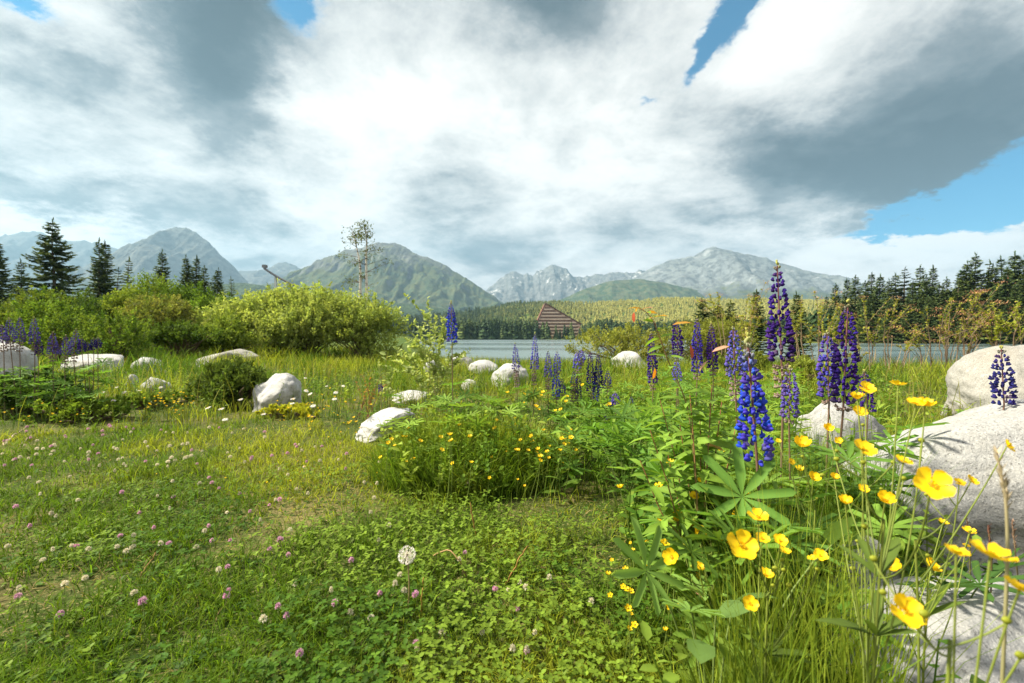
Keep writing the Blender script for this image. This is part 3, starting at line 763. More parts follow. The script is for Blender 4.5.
# ------------------------------------------------------------------ lupins
BLUE = ((.014, .075, .56), (.06, .045, .44)); PURP = ((.050, .018, .16), (.028, .016, .19)); LBLUE = ((.09, .12, .46), (.13, .10, .40)); NAVY = ((.015, .024, .13), (.03, .02, .14))
VIOL = ((.11, .08, .30), (.08, .08, .36))
ALL_LUPIN_BASES = []
def lupin(label, tip, bot, d, width, pal, tipf=.16, fade=.12, group='lupins flowering in the meadow', leaves=6, lod=1, seed=0, loose=1.0, base_px=None, leafsize=.075, neck=.45):
    r = np.random.default_rng(seed + int(tip[0] * 7 + tip[1]))
    P1 = W(tip[0], tip[1], d); P0 = W(bot[0], bot[1], d)
    dwn = P0 - P1; bx = P0[0] + dwn[0] * .5 if base_px is None else X(base_px, d); by = P0[1] + r.uniform(-.03, .06)
    base = np.array([bx, by, float(H(bx, by))])
    root = empty('lupin', base); tag(root, label, 'lupin', group)
    ALL_LUPIN_BASES.append((bx, by))
    P0 = P0 - base; P1 = P1 - base; ax = P1 - P0; L = np.linalg.norm(ax); a = ax / L
    m = MB(); st = np.concatenate([curve((0, 0, 0), P0, n=6, mid=P0 * .5 + np.array([0, 0, .02]) * 0)[:-1], [P0 + ax * t for t in (0, .33, .66, .97)]])
    tube(m, st, np.linspace(.0042, .0016, len(st)) * (width / .065), np.linspace((.12, .13, .05), (.16, .06, .07), len(st)), 6)
    m.build('stem', M_STEM, root)
    # florets in whorls
    m = MB(); k = width / .065
    nw = max(9, int(1.15 * L / (.0175 * k)))
    e1 = nrm(np.cross(a, [0.3, 1, 0.1])); e2 = np.cross(a, e1)
    pos = []; dr = []; sc_ = []; col = []; kinds = []
    for i in range(nw):
        s0_ = ((i + .3) / nw) ** .88
        s = s0_
        prof = 1.0 if s < neck else 1 - .74 * ((s - neck) / (1 - neck)) ** (1.35 if neck > .4 else .8)
        nf = 8 if s < .6 else 6
        if lod == 0: nf -= 1
        faded = s < fade; ph = r.uniform(0, 6.28)
        for j in range(nf):
            if faded and r.random() < .12: continue
            s = min(.995, max(0, s0_ + r.normal(0, .16) / nw)); an = ph + 6.283 * j / nf + r.normal(0, .16)
            out = e1 * math.cos(an) + e2 * math.sin(an)
            up = .15 + .9 * max(0, s - .5) + r.normal(0, .14) - (.25 if faded else 0) + (4.0 * max(0, s - (1 - tipf)) / tipf if s > 1 - tipf else 0)
            dd = nrm(out + a * up)
            pf = prof * (1 - .6 * max(0, s - (1 - tipf)) / tipf); rr = width * .5 * pf * (.62 if faded else 1) * r.uniform(.85, 1.08)
            size = .0118 * k * (1.0 if s < .5 else 1 - .52 * ((s - .5) / .5))
            c = np.array(pal[0]) * (1 - (q := r.random())) + np.array(pal[1]) * q
            c = c * r.uniform(.7, 1.3)
            if s > 1 - tipf:
                t = min(1, (s - (1 - tipf)) / tipf * 1.3); c = c * (1 - t) + np.array((.42, .44, .12)) * t
            elif s > 1 - 1.3 * tipf:
                c = c * .6 + np.array((.10, .05, .10)) * .4
            if faded:
                t = r.uniform(.75, 1); c = c * (1 - t) * .8 + np.array((.27, .22, .17)) * t; size *= .85
            elif s < fade + .14 and r.random() < .4: c = c * .5 + np.array((.16, .12, .13)) * .5
            pos.append(P0 + ax * s + out * max(rr - size * .55, .001) + a * (up * rr * .4)); dr.append(dd); sc_.append(size * r.uniform(.85, 1.15)); col.append(c)
    pos = np.array(pos); dr = np.array(dr); sc_ = np.array(sc_); col = np.array(col)
    M = frames(dr, r.uniform(-.2, .2, len(dr)), a)
    inst(m, ELL, M, pos, sc_[:, None] * np.array([.34, .70, .40]), col)
    up = M[:, :, 2]
    inst(m, ELL, frames(nrm(dr * .5 + up), None, dr.mean(0) + [.1, .2, .3]), pos + up * (sc_ * .38)[:, None] + dr * (sc_ * .15)[:, None], sc_[:, None] * np.array([.36, .50, .16]), col * [1.15, .95, 1.05])
    m.build('flower_spike', M_LUPIN, root)
    if leaves:
        m = MB(); n = leaves
        t = r.uniform(.2, .72, n); az = r.uniform(0, 6.28, n)
        for i in range(n):
            p = P0 * t[i]; l = r.uniform(.06, .12)
            o = np.array([math.cos(az[i]), math.sin(az[i]), r.uniform(.25, .9)]); e = p + o * l
            tube(m, curve(p, e, (0, 0, -.01), 4), (.0014, .0010), (.10, .15, .04), 4, 1)
            dd = nrm(np.array([o[0], o[1], r.uniform(-.35, .25)]))
            inst(m, PALM, frames(dd[None], np.array([r.normal(0, .35)])), e[None], leafsize * r.uniform(.75, 1.2), np.array((.095, .185, .032)) * r.uniform(.8, 1.35))
        m.build('foliage', [M_LEAF, M_STEM], root)
    return root
GN = 'lupins on the right foreground'
lupin('brilliant blue lupin in front with pale green tip, nearest of all lupins', (747, 331), (757, 462), .92, .068, BLUE, .34, 0, GN, 0, 1, base_px=764, neck=.30)
lupin('tallest dark purple lupin rising above the mountain skyline', (777, 262), (783, 398), 1.22, .066, PURP, .10, .26, GN, 7)
lupin('dark purple lupin with yellowish tip left of the huge boulder', (848, 301), (843, 412), 1.2, .062, PURP, .12, .05, GN, 6)
lupin('loose blue lupin just left of the dark purple yellow tipped one', (827, 332), (829, 404), 1.3, .058, ((.05, .06, .34), (.10, .06, .34)), .10, .1, GN, 6)
lupin('dense pale blue lupin with withered lower flowers', (733, 327), (736, 402), 1.85, .074, LBLUE, .08, .3, GN, 6)
lupin('short dark lupin partly hidden behind yellow buttercups', (864, 370), (868, 412), 1.45, .042, PURP, .16, 0, GN, 5)
lupin('small purple side lupin right of the brilliant blue one', (790, 366), (789, 424), 1.1, .042, VIOL, .2, .1, GN, 4)
lupin('navy blue lupin with pale tip standing before the warm grey boulder', (1001, 347), (1004, 405), 1.55, .064, NAVY, .16, 0, GN, 0)
GR = 'purple lupins in a row behind the reddish leaved plant'
lupin('leftmost lupin of the row, beside an orange leaf', (651, 332), (653, 390), 2.25, .052, PURP, .08, .08, GR)
lupin('purple lupin of the row under the drooping red shoot', (676, 320), (678, 356), 2.1, .054, PURP, .08, 0, GR)
lupin('tallest full lupin in the middle of the row', (697, 317), (697, 380), 2.2, .056, ((.05, .03, .25), (.035, .03, .28)), .1, .1, GR)
lupin('rightmost lupin of the row beside pale pink withered leaves', (711, 322), (713, 376), 2.2, .054, PURP, .14, .1, GR)
lupin('short half hidden lupin low between the row and the reddish plant', (676, 360), (678, 386), 2.1, .045, LBLUE, .1, .2, GR)
GC = 'lupins clustered in the middle of the meadow'
cen = [((515, 343), (517, 388), LBLUE, .4, 'thin faded lupin in front of the round white boulder'),
 ((535, 333), (534, 385), LBLUE, .3, 'tallest pale blue lupin below the lake edge'),
 ((548, 351), (548, 390), LBLUE, .3, 'pale blue lupin right of the tallest pale blue one'),
 ((557, 352), (557, 374), LBLUE, .1, 'pale blue lupin directly behind a shorter full blue one'),
 ((556, 366), (556, 400), BLUE, .1, 'full blue lupin at the front of the pale blue ones'),
 ((562, 379), (563, 396), VIOL, .1, 'tiny lupin beside the full blue one'),
 ((577, 352), (577, 374), LBLUE, .2, 'small pale lupin standing alone near the lake, left of a pair'),
 ((581, 350), (581, 366), LBLUE, .2, 'small pale lupin standing alone near the lake, right of a pair'),
 ((574, 371), (573, 402), VIOL, .6, 'withered brownish lupin leaning in the cluster'),
 ((578, 376), (578, 402), PURP, .1, 'dark lupin beside the withered brownish one'),
 ((590, 350), (591, 400), PURP, .15, 'tall dark purple lupin, left of a tight dark pair'),
 ((598, 353), (599, 394), NAVY, .1, 'tall navy lupin, right of a tight dark pair'),
 ((596, 374), (595, 404), BLUE, .1, 'bright blue lupin in front of the tight dark pair'),
 ((608, 371), (607, 392), VIOL, .2, 'purple lupin bud just right of the dark pair'),
 ((611, 395), (610, 422), BLUE, .1, 'low blue lupin hanging in the leaves below the dark pair'),
 ((615, 393), (616, 406), VIOL, .1, 'tiny lupin behind the low blue one'),
 ((631, 397), (631, 414), LBLUE, .0, 'lone short blue lupin bud at the right of the cluster'),
 ((605, 414), (604, 437), NAVY, .1, 'dim lupin low in shaded leaves under the cluster')]
for i, (t, b, pal, fd, lb) in enumerate(cen): lupin(lb, t, b, 3.3 if i not in (15, 17) else 2.6, .066 if t[1] < 372 else .055, pal, .08, fd, GC, 5, 0)
lupin('lone tall blue lupin with orange green tip beside the willow sapling', (451, 301), (452, 343), 2.3, .056, BLUE, .22, 0, 'lupins flowering in the meadow', 8)
lupin('very short dark lupin in the meadow left of the sapling', (380, 383), (381, 392), 3.0, .034, PURP, .1, 0, 'lupins flowering in the meadow', 3, 0)
GL = 'faded lupins at the left edge'
lef = [((2, 325), (4, 352), VIOL, .3, 'lupin at the very left border of the picture before the white boulder'),
 ((9, 318), (11, 350), VIOL, .3, 'lupin standing before the white boulder, second one from the left border'),
 ((20, 317), (20, 352), VIOL, .3, 'lupin before the right half of the white boulder'),
 ((34, 317), (35, 355), VIOL, .25, 'tallest lupin of the left edge at the right rim of the white boulder'),
 ((39, 339), (39, 357), PURP, .1, 'short dark lupin right behind the tallest left edge lupin'),
 ((53, 332), (53, 362), VIOL, .25, 'left lupin of three in front of the long flat slab'),
 ((66, 335), (65, 365), VIOL, .3, 'middle lupin of three in front of the long flat slab'),
 ((76, 329), (74, 362), VIOL, .2, 'right lupin of three in front of the long flat slab'),
 ((82, 338), (82, 352), PURP, .0, 'small dark lupin touching the right one of three'),
 ((88, 343), (88, 351), NAVY, .0, 'tiny dark lupin between two small dark ones above the flat slab'),
 ((94, 338), (94, 350), NAVY, .0, 'small dark lupin over the end of the flat slab, left of a pair'),
 ((98, 338), (98, 348), NAVY, .0, 'small dark lupin over the end of the flat slab, right of a pair')]
for i, (t, b, pal, fd, lb) in enumerate(lef): lupin(lb, t, b, 3.6, .072 if t[1] < 337 else .055, pal, .1, fd, GL, 6, 0)

# ------------------------------------------------------------------ buttercups
YEL = (.88, .60, .010)
def petal_patch(w=.62, cup=.35, n=4):
    V = []; 
    for i in range(n + 1):
        t = i / n; y = .06 + .94 * t
        hw = w * (t ** .75) * (1.12 - .32 * t ** 6) if t < 1 else w * .58
        for s in (-1, -.5, 0, .5, 1): V.append((s * hw, y + (.05 if abs(s) < .8 and i == n else 0) - (.06 if abs(s) == 1 and i == n else 0), cup * y * y * .9 + .16 * s * s * t))
    q = [(i * 5 + j, i * 5 + j + 1, i * 5 + j + 6, i * 5 + j + 5) for i in range(n) for j in range(4)]
    return Tm(V, [q])
def flower_mesh(name, cup, mat):
    m = MB(); pt = petal_patch(.60, cup)
    for k in range(5):
        a = 6.283 * k / 5 + rng.normal(0, .06); ti = rng.normal(0, .1)
        Mx = np.array([[math.cos(a), -math.sin(a), 0], [math.sin(a), math.cos(a), 0], [0, 0, 1.0]])
        Rx = np.array([[1, 0, 0], [0, math.cos(ti), -math.sin(ti)], [0, math.sin(ti), math.cos(ti)]])
        inst(m, pt, (Mx @ Rx)[None], [(0, 0, .012 * (k % 2))], 1.0, np.array(YEL) * rng.uniform(.88, 1.08))
    n = 26; a = rng.uniform(0, 6.28, n); rr = np.sqrt(rng.uniform(.02, 1, n)) * .30
    dd = nrm(np.stack([np.cos(a) * rr, np.sin(a) * rr, .32 + 0 * a], 1))
    inst(m, CARD, frames(dd), np.stack([np.cos(a) * rr * .3, np.sin(a) * rr * .3, .04 + 0 * a], 1), np.stack([.16 + 0 * a, .36 - rr * .2, .2 + 0 * a], 1), (.80, .52, .01))
    inst(m, ELL, np.eye(3)[None], [(0, 0, .09)], np.array([[.14, .14, .10]]), (.55, .48, .03))
    o = m.build(name, mat); return o
PROTO = [flower_mesh('flower', c, M_PETAL) for c in (.40, .60, .85)]
def bud_mesh():
    m = MB(); inst(m, ELL, np.eye(3)[None], [(0, 0, .5)], np.array([[.55, .7, .6]]), (.30, .34, .03)); 
    return m.build('bud', M_PETAL)
BUD = bud_mesh()
USED = set()
def child_copy(src, parent, loc, dirv, scale, roll=0.0):
    if src.name not in USED and src.parent is None: o = src; USED.add(src.name)
    else: o = src.copy(); C.objects.link(o)
    o.parent = parent; o.location = tuple(float(v) for v in loc)
    q = Vector(dirv).to_track_quat('Z', 'Y').to_euler(); q.rotate_axis('Z', roll); o.rotation_euler = q
    o.scale = (scale,) * 3
    return o
def buttercup(label, flowers, d0, base, junction, group='tall buttercups in the right foreground', nleaf=3, buds=5):
    """flowers: (px,py,size px,depth,(facing)); stems fork from the junction"""
    bp = np.array([X(base[0], base[1]), base[1], 0.0]); bp[2] = float(H(bp[0], bp[1]))
    root = empty('buttercup', bp); tag(root, label, 'buttercup', group)
    J = W(*junction) - bp
    st = MB(); main = curve((0, 0, 0), J, (rng.normal(0, .01), 0, 0), 8)
    SG = lambda n: np.linspace((.10, .14, .025), (.17, .21, .035), n)
    tube(st, main, np.linspace(.0019, .0013, 8), SG(8), 6)
    ends = []
    for i, (px, py, sz, d, face) in enumerate(flowers):
        P = W(px, py, d) - bp; r = max(sz * d / F * .5, .004)
        t = rng.uniform(.45, 1.0) if i else 1.0
        s0 = main[int(round(t * 7))] if P[2] > main[-1][2] else main[max(0, min(7, int(7 * max(.1, P[2] / max(J[2], .05) * .6))))]
        mid = s0 * .45 + P * .55 + np.array([0, 0, -.035]) * (1 if P[2] > s0[2] else -1.5) + rng.normal(0, .008, 3)
        c = curve(s0, P, n=9, mid=mid); tube(st, c, np.linspace(.0011, .0007, 9), SG(9), 5)
        fd = nrm(np.array(face) + rng.normal(0, .12, 3))
        k = 0 if sz > 20 else rng.integers(0, 3)
        child_copy(PROTO[k], root, P, fd, r * (.86 if k == 0 else 1.05), rng.uniform(0, 6))
        ends.append((c, P))
    for b in range(buds):
        c, P = ends[rng.integers(0, len(ends))]; s0 = c[rng.integers(3, 7)]
        e = s0 + np.array([rng.normal(0, .022), rng.normal(0, .02), rng.uniform(.015, .05)])
        tube(st, curve(s0, e, (0, 0, -.006), 5), (.0008,), SG(5), 4)
        child_copy(BUD, root, e, (0.1, 0, 1), rng.uniform(.0035, .0055))
    st.build('stem', M_STEM, root)
    m = MB()
    for i in range(nleaf * 3):
        s0 = main[rng.integers(2, 7)] if i % 2 else np.array([0, 0, .02])
        o = nrm(np.array([rng.normal(), rng.normal(), rng.uniform(.2, 1.2)])); 
        for q in (-.5, 0, .5):
            dd = nrm(o + np.array([q, -q * .5, 0])); inst(m, LANCE, frames(dd[None]), s0[None], np.array([[.05, .055, .05]]) * rng.uniform(.7, 1.3), np.array((.085, .13, .025)))
    m.build('foliage', M_LEAF, root)
    return root
T_ = (-.1, -.65, .8)
buttercup('tall branching buttercup with many flowers before the huge boulder',
  [(863, 450, 24, .50, T_), (903, 462, 17, .52, (0, -.3, 1)), (885, 501, 15, .5, T_), (863, 489, 11, .55, T_), (845, 503, 12, .5, (0, -.2, 1)), (866, 389, 17, .6, T_), (857, 399, 12, .6, (0, -.1, 1)),
   (859, 413, 12, .6, T_), (898, 385, 16, .55, (.1, -.1, 1)), (916, 404, 18, .52, (0, -.3, 1)), (925, 406, 14, .52, (.3, -.3, 1)), (931, 485, 37, .37, (-.1, -.75, .65)), (828, 429, 9, .7, T_), (834, 478, 8, .7, T_)],
  .5, (862, .50), (884, 520, .5), buds=12, nleaf=2)
buttercup('blurred buttercup closest to the lens at the bottom right',
  [(905, 612, 35, .33, (.35, -.75, .6)), (956, 554, 18, .33, (0, -.15, 1)), (990, 556, 40, .31, (.05, -.22, 1)), (1019, 590, 30, .31, (.2, -.3, 1))],
  .32, (935, .34), (950, 640, .33), buds=5, nleaf=1)
buttercup('buttercup with a cluster of wide open flowers at the bottom centre right',
  [(741, 546, 33, .50, (-.1, -.6, .8)), (758, 518, 22, .55, (0, -.3, 1)), (762, 539, 15, .6, T_), (780, 541, 15, .62, T_), (785, 552, 12, .6, (0, -.2, 1)), (750, 604, 17, .55, T_), (766, 575, 12, .6, (0, -.4, 1)), (820, 556, 15, .6, T_), (812, 559, 10, .6, (0, -.2, 1))],
  .6, (770, .62), (768, 590, .6), buds=8, nleaf=3)
buttercup('slender buttercup beside the big palmate leaf left of the cluster',
  [(672, 557, 15, .72, (-.3, -.7, .6)), (699, 567, 11, .8, T_), (700, 532, 11, .85, T_), (694, 496, 10, .95, T_), (703, 482, 9, .95, (0, -.3, 1)), (697, 512, 7, .95, T_), (676, 520, 6, .95, T_), (692, 527, 6, .95, T_)],
  .8, (716, .8), (712, 585, .8), buds=6, nleaf=3)
buttercup('buttercup right of the brilliant blue lupin',
  [(802, 446, 15, .8, (-.1, -.3, 1)), (791, 462, 8, .9, T_), (813, 479, 11, .85, T_), (778, 441, 6, 1.0, T_), (838, 441, 7, .95, T_)],
  .85, (822, .84), (815, 510, .85), buds=6, nleaf=3)
buttercup('buttercup stretching its thin stems across the huge boulder',
  [(971, 481, 13, .6, (.3, -.5, .8)), (959, 483, 11, .6, (-.1, -.5, .8)), (1007, 446, 15, .55, (.6, -.6, .4))],
  .58, (915, .56), (915, 540, .57), buds=5, nleaf=1)
buttercup('small buttercup in the dark gap under the huge boulder',
  [(969, 532, 10, .75, (0, -.2, 1)), (943, 523, 8, .75, (0, -.2, 1)), (966, 546, 7, .75, (0, -.3, 1)), (888, 566, 17, .6, T_), (928, 567, 15, .6, (.5, -.6, .5))],
  .7, (930, .66), (930, 590, .68), buds=3, nleaf=3)

def small_flower_set(): pass
def buttercup_small(k):
    m = MB(); hgt = .22
    tube(m, curve((0, 0, 0), (.015, 0, hgt), (.012, .01, 0), 5), (.0016, .001), (.12, .17, .03), 4, 1)
    pt = petal_patch(.60, (.6, .8, .45)[k], 2); a = np.arange(5) * 6.283 / 5
    M = np.zeros((5, 3, 3)); M[:, 0, 0] = np.cos(a); M[:, 0, 1] = -np.sin(a); M[:, 1, 0] = np.sin(a); M[:, 1, 1] = np.cos(a); M[:, 2, 2] = 1
    til = np.array([[1, 0, 0], [0, .85, -.5], [0, .5, .85]]) if k != 1 else np.eye(3)
    inst(m, pt, til[None] @ M, [(.015, 0, hgt)] * 5, .0092, YEL)
    inst(m, ELL, np.eye(3)[None], [(.015, 0, hgt + .002)], np.array([[.003, .003, .0025]]), (.4, .36, .02))
    o = m.build('buttercup', [M_PETAL, M_STEM]); return o
BS = [buttercup_small(k) for k in range(3)]
def put_small(protos, pts, label, cat, group, smin=.8, smax=1.2, clear=True):
    k = 0
    for (x, y) in pts:
        if clear and not clear_of_rocks(np.array([x]), np.array([y]), 1.0)[0]: continue
        src = protos[k % len(protos)]; k += 1
        if src.name not in USED: o = src; USED.add(src.name)
        else: o = src.copy(); C.objects.link(o)
        o.location = (x, y, float(H(x, y)) - .01); o.rotation_euler = (rng.normal(0, .12), rng.normal(0, .12), rng.uniform(-1.0, 1.0)); s = rng.uniform(smin, smax); o.scale = (s, s, (s if cat != 'clover' else max(s, .75)) * rng.uniform(.85, 1.2) if cat == 'clover' else s * rng.uniform(.85, 1.2))
        tag(o, label, cat, group)
def ell_pts(n, px, py, rx, ry, maxrows=400):
    out = []
    while len(out) < n:
        a = rng.uniform(0, 6.28); q = math.sqrt(rng.uniform()); g_ = G(px + rx * q * math.cos(a), py + ry * q * math.sin(a)); out.append((g_[0], g_[1]))
    return out
L1 = 'small yellow buttercup among the leaves of the flowering tussock'
put_small(BS, ell_pts(52, 470, 492, 100, 26), L1, 'buttercup', 'small buttercups on the tussock', .55, 1.15)
put_small(BS, ell_pts(18, 530, 478, 45, 20), L1, 'buttercup', 'small buttercups on the tussock', .55, 1.1)
put_small(BS, ell_pts(34, 655, 640, 55, 75), 'tiny yellow buttercup low in the grass beside the trail', 'buttercup', 'small buttercups beside the trail', .35, .75)
put_small(BS, ell_pts(46, 715, 600, 85, 80), 'yellow buttercup between the tall stems at the lower right', 'buttercup', 'buttercups among the lower right stems', .8, 1.3)
put_small(BS, ell_pts(46, 168, 423, 28, 7), 'yellow blossom in the dense golden patch before the dwarf pine', 'flower', 'golden flower patch on the left', .5, .9)
put_small(BS, ell_pts(14, 30, 432, 60, 12), 'yellow blossom at the edge of the lawn on the far left', 'flower', 'yellow flowers on the far left', .5, .8)
put_small(BS, ell_pts(60, 330, 432, 70, 22), 'yellow blossom scattered at the lawn edge between the two white boulders', 'flower', 'yellow flowers between the white boulders', .45, .95)
put_small(BS, ell_pts(34, 280, 470, 200, 35), 'low yellow blossom dotted in the far part of the lawn', 'flower', 'yellow flowers in the lawn', .22, .45)
put_small(BS, ell_pts(22, 560, 440, 60, 20), 'yellow buttercup in the leaves under the lupin cluster', 'buttercup', 'buttercups under the lupin cluster', .9, 1.5)

# ------------------------------------------------------------------ daisies
def daisy(k):
    m = MB(); h = .26
    tube(m, curve((0, 0, 0), (.01, -.01, h), (.015, 0, 0), 5), (.0017, .0013), (.10, .15, .03), 4, 1)
    n = 17; a = np.arange(n) * 6.283 / n + rng.normal(0, .05, n)
    til = np.array([[1, 0, 0], [0, .70, -.71], [0, .71, .70]]) if k else np.array([[1, 0, 0], [0, .93, -.35], [0, .35, .93]])
    dd = np.stack([np.cos(a), np.sin(a), .08 + rng.normal(0, .08, n)], 1) @ til.T
    inst(m, LANCE, frames(dd, None, til @ np.array([0, 0, 1.0])), np.array([[.01, -.01, h]] * n) + nrm(dd) * .005, np.array([[.026, .021, .02]] * n), (.78, .78, .76))
    inst(m, ELL, til[None], [(.01, -.01, h)], np.array([[.007, .007, .0045]]), (.75, .45, .02))
    return m.build('daisy', [M_PETAL, M_STEM])
DS = [daisy(0), daisy(1)]
def at_head(px, py, h):
    """ground point whose flower head of height h shows at the pixel"""
    lo, hi = .3, 40.0
    for _ in range(40):
        m_ = math.sqrt(lo * hi); p = W(px, py, m_)
        if p[2] > float(H(p[0], p[1])) + h: lo = m_
        else: hi = m_
    p = W(px, py, lo); return (p[0], p[1])
dl = [(208, 411), (220, 408), (225, 413), (304, 376), (325, 381), (296, 399), (303, 396), (12, 386), (24, 396), (88, 389), (115, 385), (122, 394), (105, 389), (75, 391), (108, 396), (334, 394), (337, 401), (313, 395), (288, 402), (164, 386), (134, 390), (240, 398), (262, 408), (345, 384), (395, 398), (311, 407)]
for i, (px, py) in enumerate(dl):
    lab = ('white daisy in front of the dark dwarf pine', 'daisies before the dwarf pine') if 200 < px < 265 else (('white daisy beside the rounded white boulder', 'daisies beside the rounded boulder') if px > 265 else ('white daisy in the greenery under the left lupins', 'daisies under the left lupins'))
    put_small(DS, [at_head(px, py, .19)], lab[0], 'daisy', lab[1], .62, .82, False)

# ------------------------------------------------------------------ clover blooms
def clover(pink):
    m = MB(); h = .085
    tube(m, curve((0, 0, 0), (.006, 0, h), (.008, 0, 0), 4), (.0011, .0009), (.12, .16, .04), 4, 1)
    n = 95; z = rng.uniform(-.75, 1, n); a = rng.uniform(0, 6.28, n); rr = np.sqrt(1 - np.clip(z, -1, 1) ** 2)
    dd = np.stack([rr * np.cos(a), rr * np.sin(a), z + .35], 1)
    col = mixcol((.55, .28, .44), (.70, .50, .62), rng.uniform(0, 1, n)) if pink else mixcol((.74, .72, .60), (.62, .60, .42), rng.uniform(0, 1, n))
    inst(m, CARD, frames(dd, rng.uniform(0, 6, n)), np.array([[.006, 0, h + .002]] * n) + np.stack([rr * np.cos(a), rr * np.sin(a), z], 1) * .0035, np.stack([.006 + 0 * z, .0082 + 0 * z, .006 + 0 * z], 1), col)
    return m.build('clover_flower', [M_PETAL, M_STEM])
CP = [clover(True), clover(True)]; CW = [clover(False), clover(False)]
def poly_px(n, poly):
    out = []; xs = [p[0] for p in poly]; ys = [p[1] for p in poly]
    while len(out) < n:
        px, py = rng.uniform(min(xs), max(xs)), rng.uniform(min(ys), max(ys))
        if in_poly(np.array([px]), np.array([py]), poly)[0]: q = G(px, py); out.append((q[0], q[1]))
    return out
near = [(0, 560), (330, 540), (560, 560), (600, 620), (600, 683), (0, 683)]
mid = [(0, 470), (380, 470), (560, 520), (330, 560), (0, 580)]
far_ = [(0, 437), (60, 436), (260, 436), (390, 478), (0, 478)]
put_small(CP, poly_px(22, near), 'pink clover bloom in the lush clover at the front of the lawn', 'clover', 'pink clover at the front of the lawn', .5, .9)
put_small(CP, poly_px(22, mid), 'pink clover bloom in the middle of the lawn', 'clover', 'pink clover in the middle of the lawn', .5, .85)
put_small(CP, poly_px(34, far_), 'pink clover bloom at the far side of the lawn', 'clover', 'pink clover at the far side of the lawn', .6, .95)
put_small(CW, poly_px(30, near), 'white clover bloom in the lush clover at the front of the lawn', 'clover', 'white clover at the front of the lawn', .4, .8)
put_small(CW, poly_px(40, mid), 'white clover bloom in the middle of the lawn', 'clover', 'white clover in the middle of the lawn', .4, .8)
put_small(CW, poly_px(60, far_), 'white clover bloom at the far side of the lawn', 'clover', 'white clover at the far side of the lawn', .5, .95)

# ------------------------------------------------------------------ dandelion clock, dry stalks, twigs
b_ = at_head(407, 555, .15); root = empty('dandelion', (b_[0], b_[1], float(H(*b_)))); tag(root, 'white fluffy dandelion clock standing in the clover', 'dandelion')
m = MB(); tube(m, curve((0, 0, 0), (0, 0, .15), (.01, 0, 0), 6), .0018, (.22, .18, .08), 6); m.build('stem', M_STEM, root)
m = MB(); n = 170; dd = nrm(rng.normal(0, 1, (n, 3))); c0 = np.array([0, 0, .15])
inst(m, CARD, frames(dd), np.repeat(c0[None], n, 0), np.stack([.0012 + 0 * dd[:, 0], .0175 + 0 * dd[:, 0], .001 + 0 * dd[:, 0]], 1), (.65, .62, .55))
for q in range(6):
    d2 = nrm(dd + rng.normal(0, .35, (n, 3))); inst(m, CARD, frames(d2), c0 + dd * .0160, np.stack([.0012 + 0 * dd[:, 0], .0058 + 0 * dd[:, 0], .001 + 0 * dd[:, 0]], 1), (.80, .79, .76))
inst(m, ELL, np.eye(3)[None], [c0], .0035, (.12, .09, .05)); m.build('seed_head', M_PETAL, root)
def stalk(name, label, cat, pts, r, col, group=None):
    P = [np.array(G(p[0], p[1])) if len(p) == 2 else W(*p) for p in pts]
    P = np.array(P); P[:, 2] += r
    t = np.linspace(0, len(P) - 1, 14); k = np.arange(len(P))
    Q = np.stack([np.interp(t, k, P[:, i]) for i in range(3)], 1); Q += rng.normal(0, r * .5, Q.shape)
    b0 = Q[0].copy(); m = MB(); tube(m, Q - b0, np.linspace(r, r * .6, 14), np.linspace(col, np.array(col) * .8, 14), 6)
    o = m.build(name, M_STRAW); o.location = tuple(b0); return tag(o, label, cat, group)
OR = (.30, .17, .05)
stalk('dry_stalk', 'upright dry orange stalk with a seed knob behind the dandelion clock', 'dry stalk', [(477, 540), (473, 520, 1.45), (470, 503, 1.45)], .003, OR)
stalk('dry_stalk', 'bent dry stalk arching over the clover right of the dandelion clock', 'dry stalk', [(432, 572), (432, 556, 1.22), (449, 550, 1.2), (460, 562, 1.18), (468, 581)], .0022, (.34, .22, .10))
stalk('dry_stalk', 'slanting dry orange stalk in the clover right of the bent one', 'dry stalk', [(505, 587), (516, 566, 1.15), (528, 546, 1.15)], .0024, OR)
stalk('dry_stalk', 'thin orange stalk leaning just below the dandelion clock', 'dry stalk', [(422, 615), (421, 600, .98), (424, 578, .98)], .002, (.34, .22, .05))
stalk('dry_stalk', 'pale dry stalk leaning out of the tussock', 'dry stalk', [(530, 492), (515, 477, 1.85)], .002, (.32, .24, .12))
stalk('twig', 'short brown twig lying on the ground beside the big palmate leaf', 'twig', [(594, 608), (608, 611), (621, 617)], .0042, (.20, .12, .08))
stalk('twig', 'thin reddish brown twig lying in the clover centre', 'twig', [(533, 568), (548, 570), (566, 570)], .003, (.16, .07, .05))
stalk('twig', 'pale bare twig sticking out at the left end of the lawn', 'twig', [(4, 446), (15, 436, 3.0), (28, 428, 3.05)], .006, (.36, .29, .20))
stalk('twig', 'pale thin twig beside the bare one at the left end of the lawn', 'twig', [(20, 446), (31, 436, 3.0)], .004, (.36, .29, .20))
stalk('twig', 'orange brown grass stalk lying in the left lawn', 'twig', [(138, 579), (148, 566, 1.25), (156, 553, 1.27)], .0024, (.30, .16, .07))

